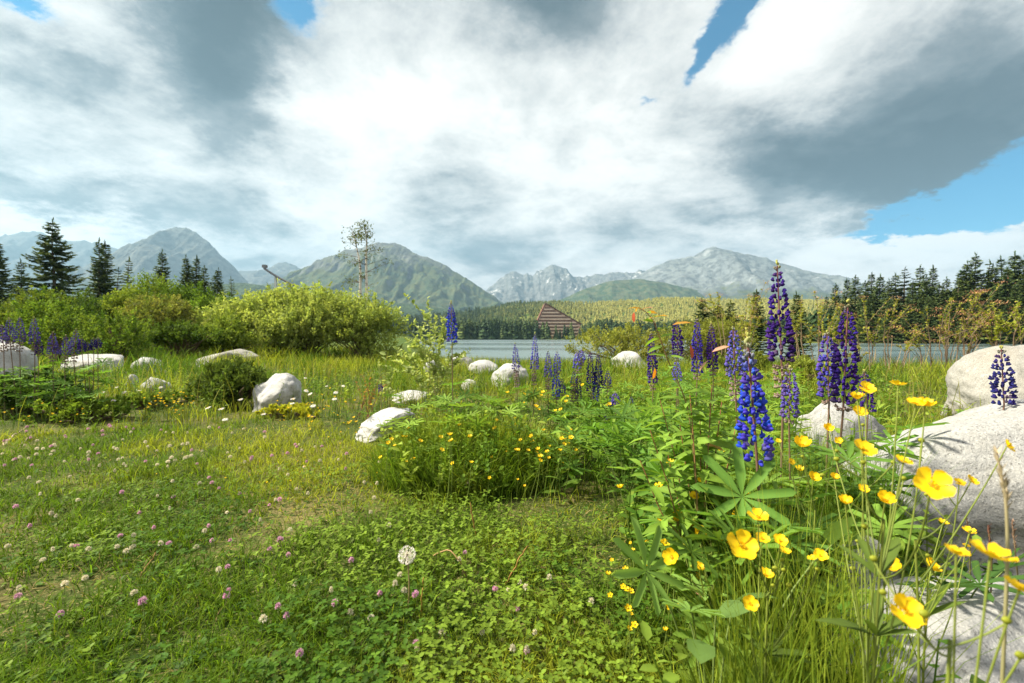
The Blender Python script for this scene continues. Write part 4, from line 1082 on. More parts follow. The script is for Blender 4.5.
# ------------------------------------------------------------------ grass and undergrowth
LAWN = [tuple(G(px, py)[:2]) for px, py in [(-260, 436), (0, 437), (60, 432), (130, 428), (200, 430), (255, 415), (305, 412), (340, 436), (372, 450), (392, 476), (402, 496), (470, 506), (555, 506), (590, 488), (600, 470), (606, 500), (618, 520), (640, 560), (655, 600), (670, 640), (690, 682)]]
LAWN += [(X(700, .8), .8), (.1, .3), (0, -4), (-6, -4), (-6, 1.5)]
BARE = [(*G(20, 606)[:2], .22), (*G(585, 518)[:2], .20), (*G(290, 522)[:2], .22), (*G(540, 512)[:2], .16), (*G(600, 560)[:2], .13), (*G(230, 545)[:2], .16), (*G(90, 590)[:2], .14), (*G(270, 428)[:2], .35)]
def lawnness(x, y): return in_poly(x + (vnoise(x * 9, y * 9, 2) - .5) * .12, y + (vnoise(x * 9, y * 9, 4) - .5) * .12 * np.maximum(1, y * .4), LAWN)
def bare(x, y):
    b = 0 * x
    for cx, cy, r in BARE: b = np.maximum(b, 1 - sstep(.3, 1.2, np.hypot(x - cx, (y - cy) * .8) / r + .5 * (vnoise(x * 12, y * 12, 6) - .5)))
    return np.maximum(b, .75 * sstep(.60, .72, fbm(x * 1.7, y * 1.7, 33, 4)))
def field(n, y0, y1, p, px0=-260, px1=1290):
    """scattered ground points, denser towards the near edge for smaller p"""
    t = rng.uniform(0, 1, n)
    y = (y0 ** (p + 1) + t * (y1 ** (p + 1) - y0 ** (p + 1))) ** (1 / (p + 1)) if p != -1 else y0 * (y1 / y0) ** t
    x = (rng.uniform(px0, px1, n) - 512) / F * y
    return x, y
def gcol(x, y, a, b, s=1.5, seed=0, jit=.22):
    t = np.clip(sstep(.36, .64, fbm(x * s, y * s, seed, 3)) + rng.normal(0, .18, len(x)), 0, 1)
    return mixcol(a, b, t) * np.clip(rng.normal(1, jit, (len(x), 1)), .4, 1.8)
def P3(x, y, dz=0): return np.stack([x, y, H(x, y) + dz], 1)

m = MB()
x, y = field(190000, .7, 7.5, -.45); ok = lawnness(x, y) & (rng.uniform(0, 1, len(x)) > .80 * bare(x, y)) & clear_of_rocks(x, y); x, y = x[ok], y[ok]; n = len(x)
clump = vnoise(x * 14, y * 14, 8)
h = (.026 + .060 * clump * rng.uniform(.4, 1.2, n)) * (1 + .15 * np.minimum(y, 4)); w = .0019 * (1 + .45 * y) * rng.uniform(.7, 1.3, n)
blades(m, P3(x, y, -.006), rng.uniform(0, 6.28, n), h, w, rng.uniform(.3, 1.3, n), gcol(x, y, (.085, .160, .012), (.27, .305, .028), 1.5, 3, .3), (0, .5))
# dry straw between the living blades
x, y = field(12000, .7, 6, -.2); b_ = bare(x, y); ok = lawnness(x, y) & (rng.uniform(0, 1, len(x)) < .12 + .88 * b_) & clear_of_rocks(x, y); x, y = x[ok], y[ok]; n = len(x)
blades(m, P3(x, y, .004), rng.uniform(0, 6.28, n), rng.uniform(.02, .05, n), .0022 * (1 + .4 * y), rng.uniform(1.2, 2.2, n), gcol(x, y, (.30, .24, .11), (.20, .16, .06), 2), (0, .5))
tag(m.build('lawn_grass', M_GRASS), 'short trodden grass of the lawn', 'grass', kind='stuff')

# clover carpet
TRI = []
m = MB(); x, y = field(46000, .7, 5.0, -.6)
cl = fbm(x * 1.1, y * 1.1, 51, 3) + .12 * sstep(2.2, 1.0, y) + .10 * sstep(-.9, .1, x) * sstep(2.4, 1.2, y)
ok = lawnness(x, y) & (cl + rng.normal(0, .09, len(x)) > .60 - .10 * sstep(-.55, -.1, x) * sstep(2.0, 1.3, y)) & (rng.uniform(0, 1, len(x)) > .9 * bare(x, y)); x, y = x[ok], y[ok]; n = len(x)
hh = rng.uniform(.015, .07, n) * (.6 + .8 * vnoise(x * 6, y * 6, 12)); az0 = rng.uniform(0, 6.28, n); col = gcol(x, y, (.048, .105, .010), (.135, .205, .022), 3, 7)
tx, ty = rng.normal(0, .35, n), rng.normal(-.1, .35, n)
for k in range(3):
    a = az0 + k * 2.094; dd = np.stack([np.cos(a), np.sin(a), .12 - (np.cos(a) * tx + np.sin(a) * ty)], 1)
    s = rng.uniform(.006, .013, n)
    inst(m, OVAL, frames(dd, None, (0, 0, 1)), P3(x, y) + np.stack([0 * x, 0 * x, hh], 1), s, col)
x2, y2 = field(9000, .7, 4, -.5); ok = lawnness(x2, y2) & (rng.uniform(0, 1, len(x2)) > bare(x2, y2)); x2, y2 = x2[ok], y2[ok]; n = len(x2); a = rng.uniform(0, 6.28, n)
inst(m, LEAF, frames(np.stack([np.cos(a), np.sin(a), rng.uniform(.1, .9, n)], 1)), P3(x2, y2, .005), rng.uniform(.014, .03, n), gcol(x2, y2, (.05, .11, .022), (.12, .17, .035), 4, 9))
tag(m.build('clover_leaves', M_LEAF), 'carpet of clover leaves and low weeds in the lawn', 'clover', kind='stuff')

# meadow grass beyond the lawn
m = MB(); x, y = field(95000, 1.5, 24, -.05)
t1 = fbm(x * .9, y * .9, 61, 3)
ok = ~lawnness(x, y) & clear_of_rocks(x, y) & (y < near_shore(x) + .3); x, y, t1 = x[ok], y[ok], t1[ok]; n = len(x)
h = (.13 + .30 * sstep(.35, .7, t1)) * rng.uniform(.55, 1.15, n) * (1 - .35 * sstep(7, 16, y) * sstep(-4, 0, x)) * (1 + .35 * sstep(-3, -7, x))
pxl = 512 + F * x / y
h *= 1 - .45 * sstep(480, 500, pxl) * sstep(650, 630, pxl) * sstep(2.0, 2.4, y) * sstep(4.0, 3.4, y)
h *= 1 - .35 * sstep(2.0, 3.0, y) * sstep(6, 3.5, y)
h *= 1 - .4 * sstep(4, 6, x) * sstep(6, 9, y)
h *= np.where((x < -.9) & (y < 5.2), .62, 1) * np.where((y < 2.9) & (x > -.4), .75, 1)
w = .0028 * (1 + .28 * y) * rng.uniform(.7, 1.3, n)
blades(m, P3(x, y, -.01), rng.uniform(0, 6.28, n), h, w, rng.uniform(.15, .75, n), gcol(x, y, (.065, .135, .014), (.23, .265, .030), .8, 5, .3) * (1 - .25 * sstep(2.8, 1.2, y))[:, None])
# taller sedge along the near lake shore
x, y = field(9000, 11.5, 21.5, 0, 250, 1100); ok = (y < near_shore(x) + .5) & (y > near_shore(x) - 7); x, y = x[ok], y[ok]; n = len(x)
blades(m, P3(x, y), rng.uniform(0, 6.28, n), (.24 + .24 * vnoise(x * .8, y * .8, 91)) * rng.uniform(.6, 1.1, n), .0026 * (1 + .22 * y), rng.uniform(.1, .5, n), gcol(x, y, (.10, .16, .02), (.24, .25, .04), .8, 95, .25))
# tufts between the stones
x, y = field(9000, 4.2, 9, 0, 390, 780); tf = fbm(x * 1.6, y * 1.6, 77, 3); ok = (tf > .52) & clear_of_rocks(x, y, .9); x, y, tf = x[ok], y[ok], tf[ok]; n = len(x)
blades(m, P3(x, y), rng.uniform(0, 6.28, n), (.12 + .9 * (tf - .5)) * rng.uniform(.6, 1.1, n), .0026 * (1 + .25 * y), rng.uniform(.15, .6, n), gcol(x, y, (.09, .16, .018), (.23, .27, .035), 1.2, 96, .28))
# seed stalks
x, y = field(2600, 3, 22, 0); ok = ~lawnness(x, y) & clear_of_rocks(x, y) & (y < near_shore(x)); x, y = x[ok], y[ok]; n = len(x)
blades(m, P3(x, y), rng.uniform(0, 6.28, n), rng.uniform(.25, .45, n) * (1 - .3 * sstep(6, 14, y)), .0028 * (1 + .25 * y), rng.uniform(.1, .4, n), gcol(x, y, (.25, .22, .06), (.22, .25, .04), 1), (0, .5, .85))
tag(m.build('meadow_grass', M_GRASS), 'tall yellow green meadow grass between lawn and lake', 'grass', kind='stuff')

# leafy herbs
def herbs(m, x, y, hgt, per, size, ca, cb, tmpl=LEAF, stem=True, spread=.5, seed=0, up=.55, mat=0):
    n = len(x); P = P3(x, y)
    lean = rng.normal(0, .16, (n, 2)); col = gcol(x, y, ca, cb, 3, seed, .15)
    for k in range(per):
        t = (k + rng.uniform(.2, 1, n)) / per; a = k * 2.4 + rng.uniform(-.6, .6, n) + x * 50
        p = P + np.stack([lean[:, 0] * hgt * t, lean[:, 1] * hgt * t, hgt * t], 1)
        dd = np.stack([np.cos(a), np.sin(a), up + rng.normal(0, .3, n)], 1)
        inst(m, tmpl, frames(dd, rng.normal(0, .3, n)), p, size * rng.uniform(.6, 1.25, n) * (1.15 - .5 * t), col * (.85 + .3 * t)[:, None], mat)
    if stem:
        e = P + np.stack([lean[:, 0] * hgt, lean[:, 1] * hgt, hgt], 1); s = np.array([1.0, 0, 0]) * .0022
        V = np.stack([P - s, P + s, e + s * .6, e - s * .6], 1).reshape(-1, 3); m.add(V, [np.arange(4 * n).reshape(n, 4)], np.repeat(col * .8, 4, 0), mat)
m = MB()
x, y = field(1500, 1.6, 9, -.2); ok = ~lawnness(x, y) & clear_of_rocks(x, y) & ~((x < -.8) & (y < 4.3)); x, y = x[ok], y[ok]
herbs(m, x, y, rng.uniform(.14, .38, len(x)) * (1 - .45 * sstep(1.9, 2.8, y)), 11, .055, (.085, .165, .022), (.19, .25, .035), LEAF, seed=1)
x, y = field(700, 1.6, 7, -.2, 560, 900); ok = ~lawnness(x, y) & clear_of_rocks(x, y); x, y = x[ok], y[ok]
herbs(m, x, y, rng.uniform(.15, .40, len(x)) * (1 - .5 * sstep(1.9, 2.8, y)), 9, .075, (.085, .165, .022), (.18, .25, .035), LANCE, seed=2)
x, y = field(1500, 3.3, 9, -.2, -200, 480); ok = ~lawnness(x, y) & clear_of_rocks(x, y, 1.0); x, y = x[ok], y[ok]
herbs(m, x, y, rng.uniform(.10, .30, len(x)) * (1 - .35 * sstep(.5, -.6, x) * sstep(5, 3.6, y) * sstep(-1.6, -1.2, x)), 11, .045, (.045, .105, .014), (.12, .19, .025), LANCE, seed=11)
tag(m.build('meadow_herbs', M_LEAF), 'leafy wild herbs mixed through the meadow', 'herbs', kind='stuff')

# flowering tussock in the middle
def dome(n, px, py, rx, ry):
    c = G(px, py); a = rng.uniform(0, 6.28, n); q = np.sqrt(rng.uniform(0, 1, n)); x = c[0] + rx * q * np.cos(a); y = c[1] + ry * q * np.sin(a); return x, y, np.sqrt(np.maximum(0, 1 - q ** 2))
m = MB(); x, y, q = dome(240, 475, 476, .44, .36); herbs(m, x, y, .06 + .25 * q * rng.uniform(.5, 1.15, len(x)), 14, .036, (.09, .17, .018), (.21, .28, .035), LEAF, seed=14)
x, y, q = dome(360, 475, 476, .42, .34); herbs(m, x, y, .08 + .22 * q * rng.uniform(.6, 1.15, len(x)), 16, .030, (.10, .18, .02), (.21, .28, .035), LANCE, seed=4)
x, y, q = dome(6500, 472, 474, .48, .40); n = len(x)
blades(m, P3(x, y), rng.uniform(0, 6.28, n), (.07 + .25 * q) * rng.uniform(.6, 1.2, n), .0034 + 0 * x, rng.uniform(.2, .9, n), gcol(x, y, (.10, .175, .016), (.24, .29, .03), 4, 6))
x, y, q = dome(46, 470, 466, .46, .36); a = rng.uniform(0, 6.28, len(x)); hz = .12 + .22 * q
inst(m, PALM, frames(np.stack([np.cos(a), np.sin(a), 0 * a + .1], 1), rng.normal(0, .4, len(x))), P3(x, y) + np.stack([0 * x, 0 * x, hz], 1), rng.uniform(.05, .085, len(x)), gcol(x, y, (.10, .19, .03), (.16, .25, .04), 3))
tag(m.build('tussock', M_LEAF), 'dense leafy tussock dotted with buttercups in the middle', 'tussock')

# lupin leaf thicket behind and right of the trail
m = MB(); x, y = field(900, 1.5, 4.6, -.1, 555, 800); ok = ~lawnness(x, y) & clear_of_rocks(x, y); x, y = x[ok], y[ok]; n = len(x)
a = rng.uniform(0, 6.28, n); hz = rng.uniform(.06, .34, n) * (1 - .45 * sstep(2.0, 3.0, y) * (1 - sstep(.9, 1.3, x)))
inst(m, PALM7, frames(np.stack([np.cos(a), np.sin(a), rng.normal(0, .25, n)], 1), rng.normal(0, .35, n)), P3(x, y) + np.stack([0 * x, 0 * x, hz], 1), rng.uniform(.05, .10, n), gcol(x, y, (.085, .18, .028), (.18, .27, .04), 2.5))
x, y = field(340, .75, 1.6, 0, 650, 900); ok = ~lawnness(x, y) & clear_of_rocks(x, y); x, y = x[ok], y[ok]; n = len(x); a = rng.uniform(0, 6.28, n)
inst(m, PALM, frames(np.stack([np.cos(a), np.sin(a), rng.normal(-.1, .25, n)], 1), rng.normal(0, .4, n)), P3(x, y) + np.stack([0 * x, 0 * x, rng.uniform(.04, .30, n)], 1), rng.uniform(.06, .10, n), gcol(x, y, (.065, .145, .022), (.13, .22, .035), 3))
tag(m.build('lupin_thicket', M_LEAF), 'thicket of lupin leaves right of the trail', 'undergrowth', kind='stuff')

# tall grass and stems in the right foreground
m = MB(); x, y = field(9000, .55, 1.7, .2, 610, 900); ok = ~lawnness(x, y) & clear_of_rocks(x, y, 1.0); x, y = x[ok], y[ok]; n = len(x)
pxl = 512 + F * x / y + 30 * (vnoise(x * 20, y * 20, 71) - .5); hm_ = .36 * sstep(675, 760, pxl); h = (.05 + .05 * sstep(640, 700, pxl) + hm_ * rng.uniform(.2, 1, n))
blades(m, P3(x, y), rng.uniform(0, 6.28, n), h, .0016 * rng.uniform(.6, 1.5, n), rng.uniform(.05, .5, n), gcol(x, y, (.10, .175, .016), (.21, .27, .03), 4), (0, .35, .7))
x, y = field(420, .6, 1.6, .2, 625, 940); ok = ~lawnness(x, y) & clear_of_rocks(x, y, 1.0); x, y = x[ok], y[ok]
herbs(m, x, y, rng.uniform(.06, .26, len(x)), 9, .042, (.07, .15, .02), (.16, .23, .035), LEAF, seed=8)
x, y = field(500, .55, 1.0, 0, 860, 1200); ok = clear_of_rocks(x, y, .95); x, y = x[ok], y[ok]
herbs(m, x, y, rng.uniform(.05, .16, len(x)), 7, .05, (.03, .07, .016), (.06, .11, .025), LEAF, seed=9)  # dark leaf colours paint in the shadow around the boulders
tag(m.build('foreground_grass', M_GRASS), 'tall grass stems and leaves in the right foreground', 'grass', kind='stuff')

# single plants that stand out
def leaf_plant(name, label, cat, base, leaves, colr, size, tmpl=PALM, stem_r=.002):
    """base: ground (px,depth); leaves: (px,py,depth,size,direction,tilt)"""
    bx, by = X(base[0], base[1]), base[1]; bp = np.array([bx, by, float(H(bx, by))]); root = empty(name, bp); tag(root, label, cat)
    s = MB(); m = MB()
    for (px, py, d, sz, dr, rl) in leaves:
        e = W(px, py, d) - bp; tube(s, curve((0, 0, 0), e, n=7, mid=e * .5 + np.array([0, 0, .35 * e[2]])), (stem_r, stem_r * .6), (.12, .17, .045), 5)
        inst(m, tmpl, frames(nrm(np.array(dr, float))[None], np.array([rl])), e[None], sz, np.array(colr) * rng.uniform(.9, 1.15))
    s.build('stem', M_STEM, root); m.build('foliage', M_LEAF, root); return root
LG = (.17, .29, .065)
leaf_plant('lupin_plant', 'flowerless lupin spreading a large palmate leaf over the trail edge', 'plant', (700, .80),
  [(646, 571, .80, .092, (-.25, .45, .85), 0), (690, 612, .62, .05, (.1, -.7, .2), .2), (718, 560, .9, .08, (.3, -.5, .5), .3), (700, 590, .85, .075, (-.2, -.7, .1), 0)], LG, .08)
leaf_plant('lupin_plant', 'lupin leaf rosette directly below the brilliant blue lupin', 'plant', (768, .93),
  [(742, 497, .90, .11, (.1, .5, .8), 0), (722, 520, .9, .085, (-.7, -.5, .2), -.2), (775, 530, .88, .09, (.4, -.7, .1), .2), (752, 560, .86, .08, (.1, -.8, -.1), 0), (800, 505, .95, .085, (.7, -.4, .3), .3), (705, 500, 1.0, .08, (-.8, -.2, .3), 0), (790, 545, .85, .08, (.5, -.6, -.2), 0), (812, 528, .95, .085, (.7, -.3, .1), 0)], (.12, .24, .045), .09)
leaf_plant('lupin_plant', 'lupin leaves with painted shade in the gap between the two grey boulders', 'plant', (945, .82),
  [(940, 590, .80, .075, (.1, -.8, .35), 0), (915, 575, .85, .07, (-.5, -.5, .5), .2), (980, 585, .8, .07, (.6, -.5, .3), -.2), (1005, 570, .82, .06, (.5, -.4, .6), 0)], (.045, .10, .024), .07)  # leaf colour darkened to paint the shadow between the boulders
leaf_plant('lupin_plant', 'lupin with spread palmate leaves at the front right of the lupin cluster', 'plant', (625, 1.75),
  [(618, 438, 1.75, .09, (-.3, -.6, .5), 0), (640, 425, 1.8, .09, (.3, -.5, .6), .2), (600, 455, 1.75, .085, (-.7, -.4, .3), 0), (650, 455, 1.7, .085, (.5, -.6, .3), 0), (625, 470, 1.65, .08, (0, -.8, .2), 0), (672, 440, 1.7, .085, (.6, -.3, .4), .1), (590, 430, 1.9, .08, (-.5, -.3, .5), 0), (655, 410, 1.85, .08, (.1, -.4, .8), 0)], LG, .09)
leaf_plant('broadleaf_plant', 'broad oval green leaves at the bottom beside the grass stems', 'plant', (712, .66),
  [(690, 622, .70, .06, (-.35, -.5, .55), .2), (716, 612, .66, .05, (.5, -.5, .4), -.3), (735, 600, .7, .06, (.7, -.3, .3), .3), (832, 545, .72, .07, (.1, -.4, .9), 0), (700, 640, .62, .05, (-.3, -.8, .1), .1)], (.10, .17, .045), .06, OVAL)

# tall plant with reddish leaf tips
bp = np.array([X(702, .98), .98, 0.0]); bp[2] = float(H(bp[0], bp[1])); root = empty('willowherb', bp); tag(root, 'tall leafy plant with red tinged leaves and a drooping red shoot', 'willowherb')
s = MB(); m = MB()
GRN = np.array((.15, .25, .035)); RED = np.array((.36, .075, .04)); ORG = np.array((.45, .24, .04)); PNK = np.array((.45, .24, .17))
WIDE = leaf_template(.19, .35, .05, .45)
def shoot(pts, nl, l0, l1, redfrom=.75, rad=.0028, dens=1):
    Q = np.array([W(*p) if len(p) == 3 else np.array([X(p[0], p[1]), p[1], 0]) for p in pts]) - bp
    t = np.linspace(0, len(Q) - 1, 22); P = np.stack([np.interp(t, np.arange(len(Q)), Q[:, i]) for i in range(3)], 1)
    for _ in range(3): P[1:-1] = (P[:-2] + 2 * P[1:-1] + P[2:]) / 4
    tube(s, P, np.linspace(rad, rad * .4, 22), np.linspace((.14, .16, .05), (.25, .10, .05), 22), 6)
    for k in range(nl):
        f = .18 + .80 * k / max(1, nl - 1); p = P[int(f * 21)]; a = k * 2.4 + rng.uniform(-.3, .3)
        dd = nrm(np.array([math.cos(a), math.sin(a) * .8, rng.uniform(.0, .6) - .35 * (rng.random() < .3)]))
        c = GRN * rng.uniform(.8, 1.25)
        if f > redfrom or rng.random() < .015: c = (RED, ORG, PNK)[rng.integers(0, 3)] * rng.uniform(.7, 1.1)
        l = (l0 + (l1 - l0) * f) * rng.uniform(.75, 1.2)
        inst(m, WIDE, frames(dd[None], rng.normal(0, .4, 1)), p[None], l, c)
bgd = (702, .98)
shoot([bgd, (697, 520, .98), (693, 440, .97), (688, 400, .97), (672, 372, .97), (662, 345, .96), (655, 322, .96), (645, 309, .96), (634, 307, .96)], 34, .065, .022, .88, .0018)
for tip, n_ in [((712, 385), 40), ((722, 400), 38), ((660, 400), 36), ((735, 430), 34), ((680, 425), 34), ((650, 430), 32), ((700, 420), 34), ((668, 455), 30), ((690, 395), 34), ((640, 460), 28), ((728, 465), 30), ((705, 450), 30)]:
    dz = rng.normal(0, .05); shoot([bgd, ((702 * .75 + tip[0] * .25) + rng.normal(0, 4), 540, .98 + dz), ((702 * .35 + tip[0] * .65), tip[1] + 55, .99 + dz), (tip[0], tip[1], 1.0 + dz)], n_, .075, .045, 1.5, .0024)
for (px, py, d, l, dr, c) in [(668, 316, .95, .045, (-1, -.2, .1), ORG), (672, 325, .96, .04, (1, -.2, .35), ORG * .8), (634, 312, .96, .022, (-.2, -.2, -1), RED), (652, 318, .96, .02, (.6, -.3, -.8), RED), (690, 345, .96, .03, (.2, -.4, -1), RED), (709, 360, .95, .035, (-.9, -.3, -.5), PNK), (712, 352, .94, .035, (.9, -.3, .6), PNK), (655, 368, .98, .024, (-.1, -.3, -1), np.array((.6, .22, .02)))]:
    p = W(px, py, d) - bp; inst(m, LANCE, frames(nrm(np.array(dr, float))[None], rng.normal(0, .5, 1)), p[None], np.array([[l * 1.7, l, l]]), c)
s.build('stem', M_STEM, root); m.build('foliage', M_LEAF, root)

# grass seed heads and sorrel at the right
def seed_grass(label, pts, head, col, n=120, r=.0016):
    bp = np.array([X(pts[0][0], pts[0][1]), pts[0][1], 0.0]); bp[2] = float(H(bp[0], bp[1])); root = empty('seed_grass', bp); tag(root, label, 'grass stem')
    Q = np.array([np.zeros(3)] + [W(*p) - bp for p in pts[1:]]); t = np.linspace(0, len(Q) - 1, 16); P = np.stack([np.interp(t, np.arange(len(Q)), Q[:, i]) for i in range(3)], 1)
    for _ in range(2): P[1:-1] = (P[:-2] + 2 * P[1:-1] + P[2:]) / 4
    s = MB(); tube(s, P, np.linspace(r, r * .5, 16), np.linspace((.14, .15, .05), col, 16), 5); s.build('stem', M_STEM, root)
    m = MB(); f = rng.uniform(1 - head, 1, n); k = f * 15; i0 = np.minimum(k.astype(int), 14); pp = P[i0] + (P[i0 + 1] - P[i0]) * (k - i0)[:, None]
    a = rng.uniform(0, 6.28, n); dd = np.stack([np.cos(a) * .45, np.sin(a) * .45, 1 + 0 * a], 1)
    inst(m, CARD, frames(dd), pp, np.stack([.0042 + 0 * a, .010 + 0 * a, .004 + 0 * a], 1), np.array(col) * rng.uniform(.7, 1.3, (n, 1))); m.build('seed_head', M_STRAW, root)
seed_grass('blurred brown grass seed head at the right edge, nearest the lens', [(985, .36), (1008, 560, .37), (1006, 500, .37), (997, 455, .37)], .40, (.40, .33, .22), 46)
seed_grass('thin dark sorrel stalk before the lower face of the huge boulder', [(972, .9), (970, 545, .85), (966, 515, .85)], .5, (.10, .06, .04), 26)
seed_grass('small reddish seed stalk right of the dark sorrel stalk', [(990, .88), (992, 560, .8), (988, 525, .8)], .5, (.16, .07, .05), 26)
seed_grass('pale seed stalk over the rock corner at the far right', [(1030, .9), (1016, 560, .8), (1012, 520, .8)], .4, (.22, .14, .10), 30)
# ------------------------------------------------------------------ broadleaf shrubs and trees
def rand_dir(n, zmin=-.3):
    z = rng.uniform(zmin, 1, n); a = rng.uniform(0, 6.283, n); r = np.sqrt(1 - z * z)
    return np.stack([r * np.cos(a), r * np.sin(a), z], 1)
def bush_parts(w, dp, h, nleaf, size, col, col2, seed, lobes=9, shoots=60, per=26, upb=.8, tmpl=CARD, stemcol=(.12, .09, .06), low=.18, trunk_r=.03, fuzz=.10, colvar=.16):
    """stems and a crown built from leafy shoots that fill several unequal lobes"""
    r = np.random.default_rng(seed)
    lob = []
    for i in range(lobes):
        a = 6.283 * i / lobes + r.uniform(-.4, .4); q = r.uniform(.25, .62) if i else 0
        c = np.array([q * w * .5 * math.cos(a), q * dp * .5 * math.sin(a), h * (r.uniform(.20, .64) if i else .62)])
        rad = np.array([w * r.uniform(.17, .27), dp * r.uniform(.18, .28), h * r.uniform(.22, .34)])
        lob.append((c, rad))
    ns = int(nleaf / per)
    which = r.integers(0, lobes, ns)
    cc = np.array([l[0] for l in lob])[which]; rr = np.array([l[1] for l in lob])[which]
    z = r.uniform(-.55, 1, ns); a = r.uniform(0, 6.283, ns); q = np.sqrt(1 - z * z)
    dirn = np.stack([q * np.cos(a), q * np.sin(a), z], 1)
    E = cc + dirn * rr * (r.uniform(.25, 1.0, ns) ** .45)[:, None]
    E[:, 2] = np.maximum(E[:, 2], h * low * r.uniform(.3, 1.2, ns))
    sl = (.18 * h * r.uniform(.5, 1.3, ns))[:, None]
    sd = nrm(dirn * [.7, .7, .5] + np.array([0, 0, upb]) + r.normal(0, .25, (ns, 3)))
    B = E - sd * sl * .6
    k = np.repeat(np.arange(ns), per); n = len(k)
    t = r.uniform(0, 1, n)
    P = B[k] + sd[k] * sl[k] * t[:, None] + r.normal(0, fuzz * h * .22, (n, 3)) * (1.1 - .7 * t)[:, None]
    ld = nrm(sd[k] * .9 + r.normal(0, .65, (n, 3)))
    cb = mixcol(col, col2, r.uniform(0, 1, ns)) * np.clip(r.normal(1, colvar, (ns, 1)), .6, 1.5)
    cl = cb[k] * np.clip(r.normal(1, .12, (n, 1)), .6, 1.5)
    lo_, hi_ = np.percentile(P, .5, 0), np.percentile(P, 99.6, 0); gz_ = h / hi_[2]; gxy = np.array([w, dp]) / (hi_ - lo_)[:2]
    P = P * np.array([gxy[0], gxy[1], gz_]); B = B * np.array([gxy[0], gxy[1], gz_])
    m = MB(); inst(m, tmpl, frames(ld, r.uniform(0, 6.28, n)), P, size * r.uniform(.6, 1.3, n), cl)
    s = MB()
    for i in range(shoots):
        j = r.integers(0, ns); b0 = np.array([r.normal(0, .05 * w), r.normal(0, .05 * dp), -.05]); e = B[j]
        tube(s, curve(b0, e, n=6, mid=b0 * .4 + e * .5 + np.array([0, 0, .18 * h])), (trunk_r * r.uniform(.5, 1), trunk_r * .2), np.array(stemcol) * r.uniform(.7, 1.2), 5)
    return s, m
def shrub(name, label, cat, px, top, d, wpx, nleaf, size, col, col2, seed, group=None, deep=.8, **kw):
    x = X(px, d); gz = float(H(x, d)); h = W(px, top, d)[2] - gz; w = wpx / F * d
    root = empty(name, (x, d + w * deep * .3, gz)); tag(root, label, cat, group)
    s, m = bush_parts(w * 1.06, w * deep, h, nleaf, size, col, col2, seed, **kw)
    s.build('stems', M_BARK, root); m.build('crown', M_TREE, root, False); return root

YG = ((.22, .29, .075), (.34, .39, .125)); MG = ((.05, .10, .018), (.11, .175, .028)); DG = ((.035, .070, .018), (.065, .11, .024))
shrub('willow_bush', 'wide yellow green willow bush in the middle distance', 'bush', 286, 287, 15.5, 172, 80000, .10, YG[0], YG[1], 101, deep=.6, lobes=22, shoots=70, per=30, low=.04)
shrub('willow_bush', 'lower yellow green willow at the right end of the wide willow', 'bush', 358, 309, 15.5, 82, 16000, .085, YG[0], (.22, .26, .06), 102, lobes=8, low=.1)
shrub('shrub', 'rounded mid green bush at the far left border under a spruce', 'bush', 14, 288, 21, 105, 22000, .12, MG[0], (.15, .19, .03), 103, lobes=9, low=.1)
shrub('shrub', 'dark green bushy pine shrub below the big spruce', 'bush', 92, 300, 17, 70, 14000, .12, DG[0], DG[1], 104, lobes=7, tmpl=NEEDLE, low=.1)
shrub('broadleaf_tree', 'light green young tree rising between the left spruces', 'tree', 140, 275, 22, 58, 20000, .11, (.10, .17, .025), (.17, .23, .04), 105, lobes=10, low=.1)
shrub('broadleaf_tree', 'leafy olive green tree with pinkish tips in the left thicket', 'tree', 152, 296, 15, 85, 16000, .085, (.12, .16, .035), (.20, .205, .06), 106, lobes=9, low=.1)
shrub('broadleaf_tree', 'green leafy tree left of the wide willow', 'tree', 184, 286, 19, 66, 20000, .11, MG[0], MG[1], 107, lobes=9, low=.1)
shrub('shrub', 'bright green thin shrub against the dark left thicket', 'bush', 52, 312, 10.5, 55, 5000, .06, (.06, .115, .018), (.14, .20, .032), 108, upb=1.6, lobes=7, low=.1)
shrub('shrub', 'bright green feathery shrub above the long flat slab', 'bush', 102, 312, 10.0, 75, 8000, .06, (.06, .115, .018), (.15, .21, .034), 109, upb=1.6, lobes=9, low=.08)
shrub('shrub', 'yellowish shrub between the left tree and the wide willow', 'bush', 220, 312, 14, 60, 9000, .075, (.12, .18, .03), (.20, .26, .05), 110, lobes=7, low=.1)
shrub('broadleaf_tree', 'narrow dark green tree directly right of the big spruce', 'tree', 78, 291, 24, 34, 9000, .11, (.05, .095, .02), (.10, .15, .026), 130, lobes=8, low=.1)
shrub('broadleaf_tree', 'small upright green tree in front of the dark trio of spruces', 'tree', 208, 294, 17, 40, 9000, .095, (.08, .15, .022), (.14, .21, .032), 131, lobes=8, low=.08)
shrub('broadleaf_tree', 'narrow yellow green tree under the pale larch', 'tree', 118, 287, 17, 42, 9000, .085, (.13, .20, .028), (.22, .27, .045), 132, lobes=8, low=.08)
shrub('broadleaf_tree', 'fresh green bushy tree in front of the left border spruce', 'tree', 34, 300, 15, 58, 11000, .09, (.08, .15, .022), (.15, .22, .032), 133, lobes=8, low=.08)
shrub('shrub', 'shrub with painted shade filling the thicket behind the flat slab', 'bush', 60, 318, 15, 110, 12000, .09, (.025, .05, .012), (.06, .10, .022), 120, lobes=8, low=.1)  # very dark leaf colours paint the shade in the thicket's gaps
shrub('shrub', 'green shrub with painted shade under the olive green tree', 'bush', 165, 322, 13, 90, 11000, .075, (.035, .07, .014), (.09, .14, .026), 121, lobes=8, low=.06)  # leaf colours darkened to paint shade under the tree
shrub('shrub', 'mounded yellow green shrub beside the lake in the centre', 'bush', 634, 325, 13.5, 104, 12000, .06, (.19, .22, .045), (.27, .28, .07), 111, lobes=11, low=.08, deep=.6)
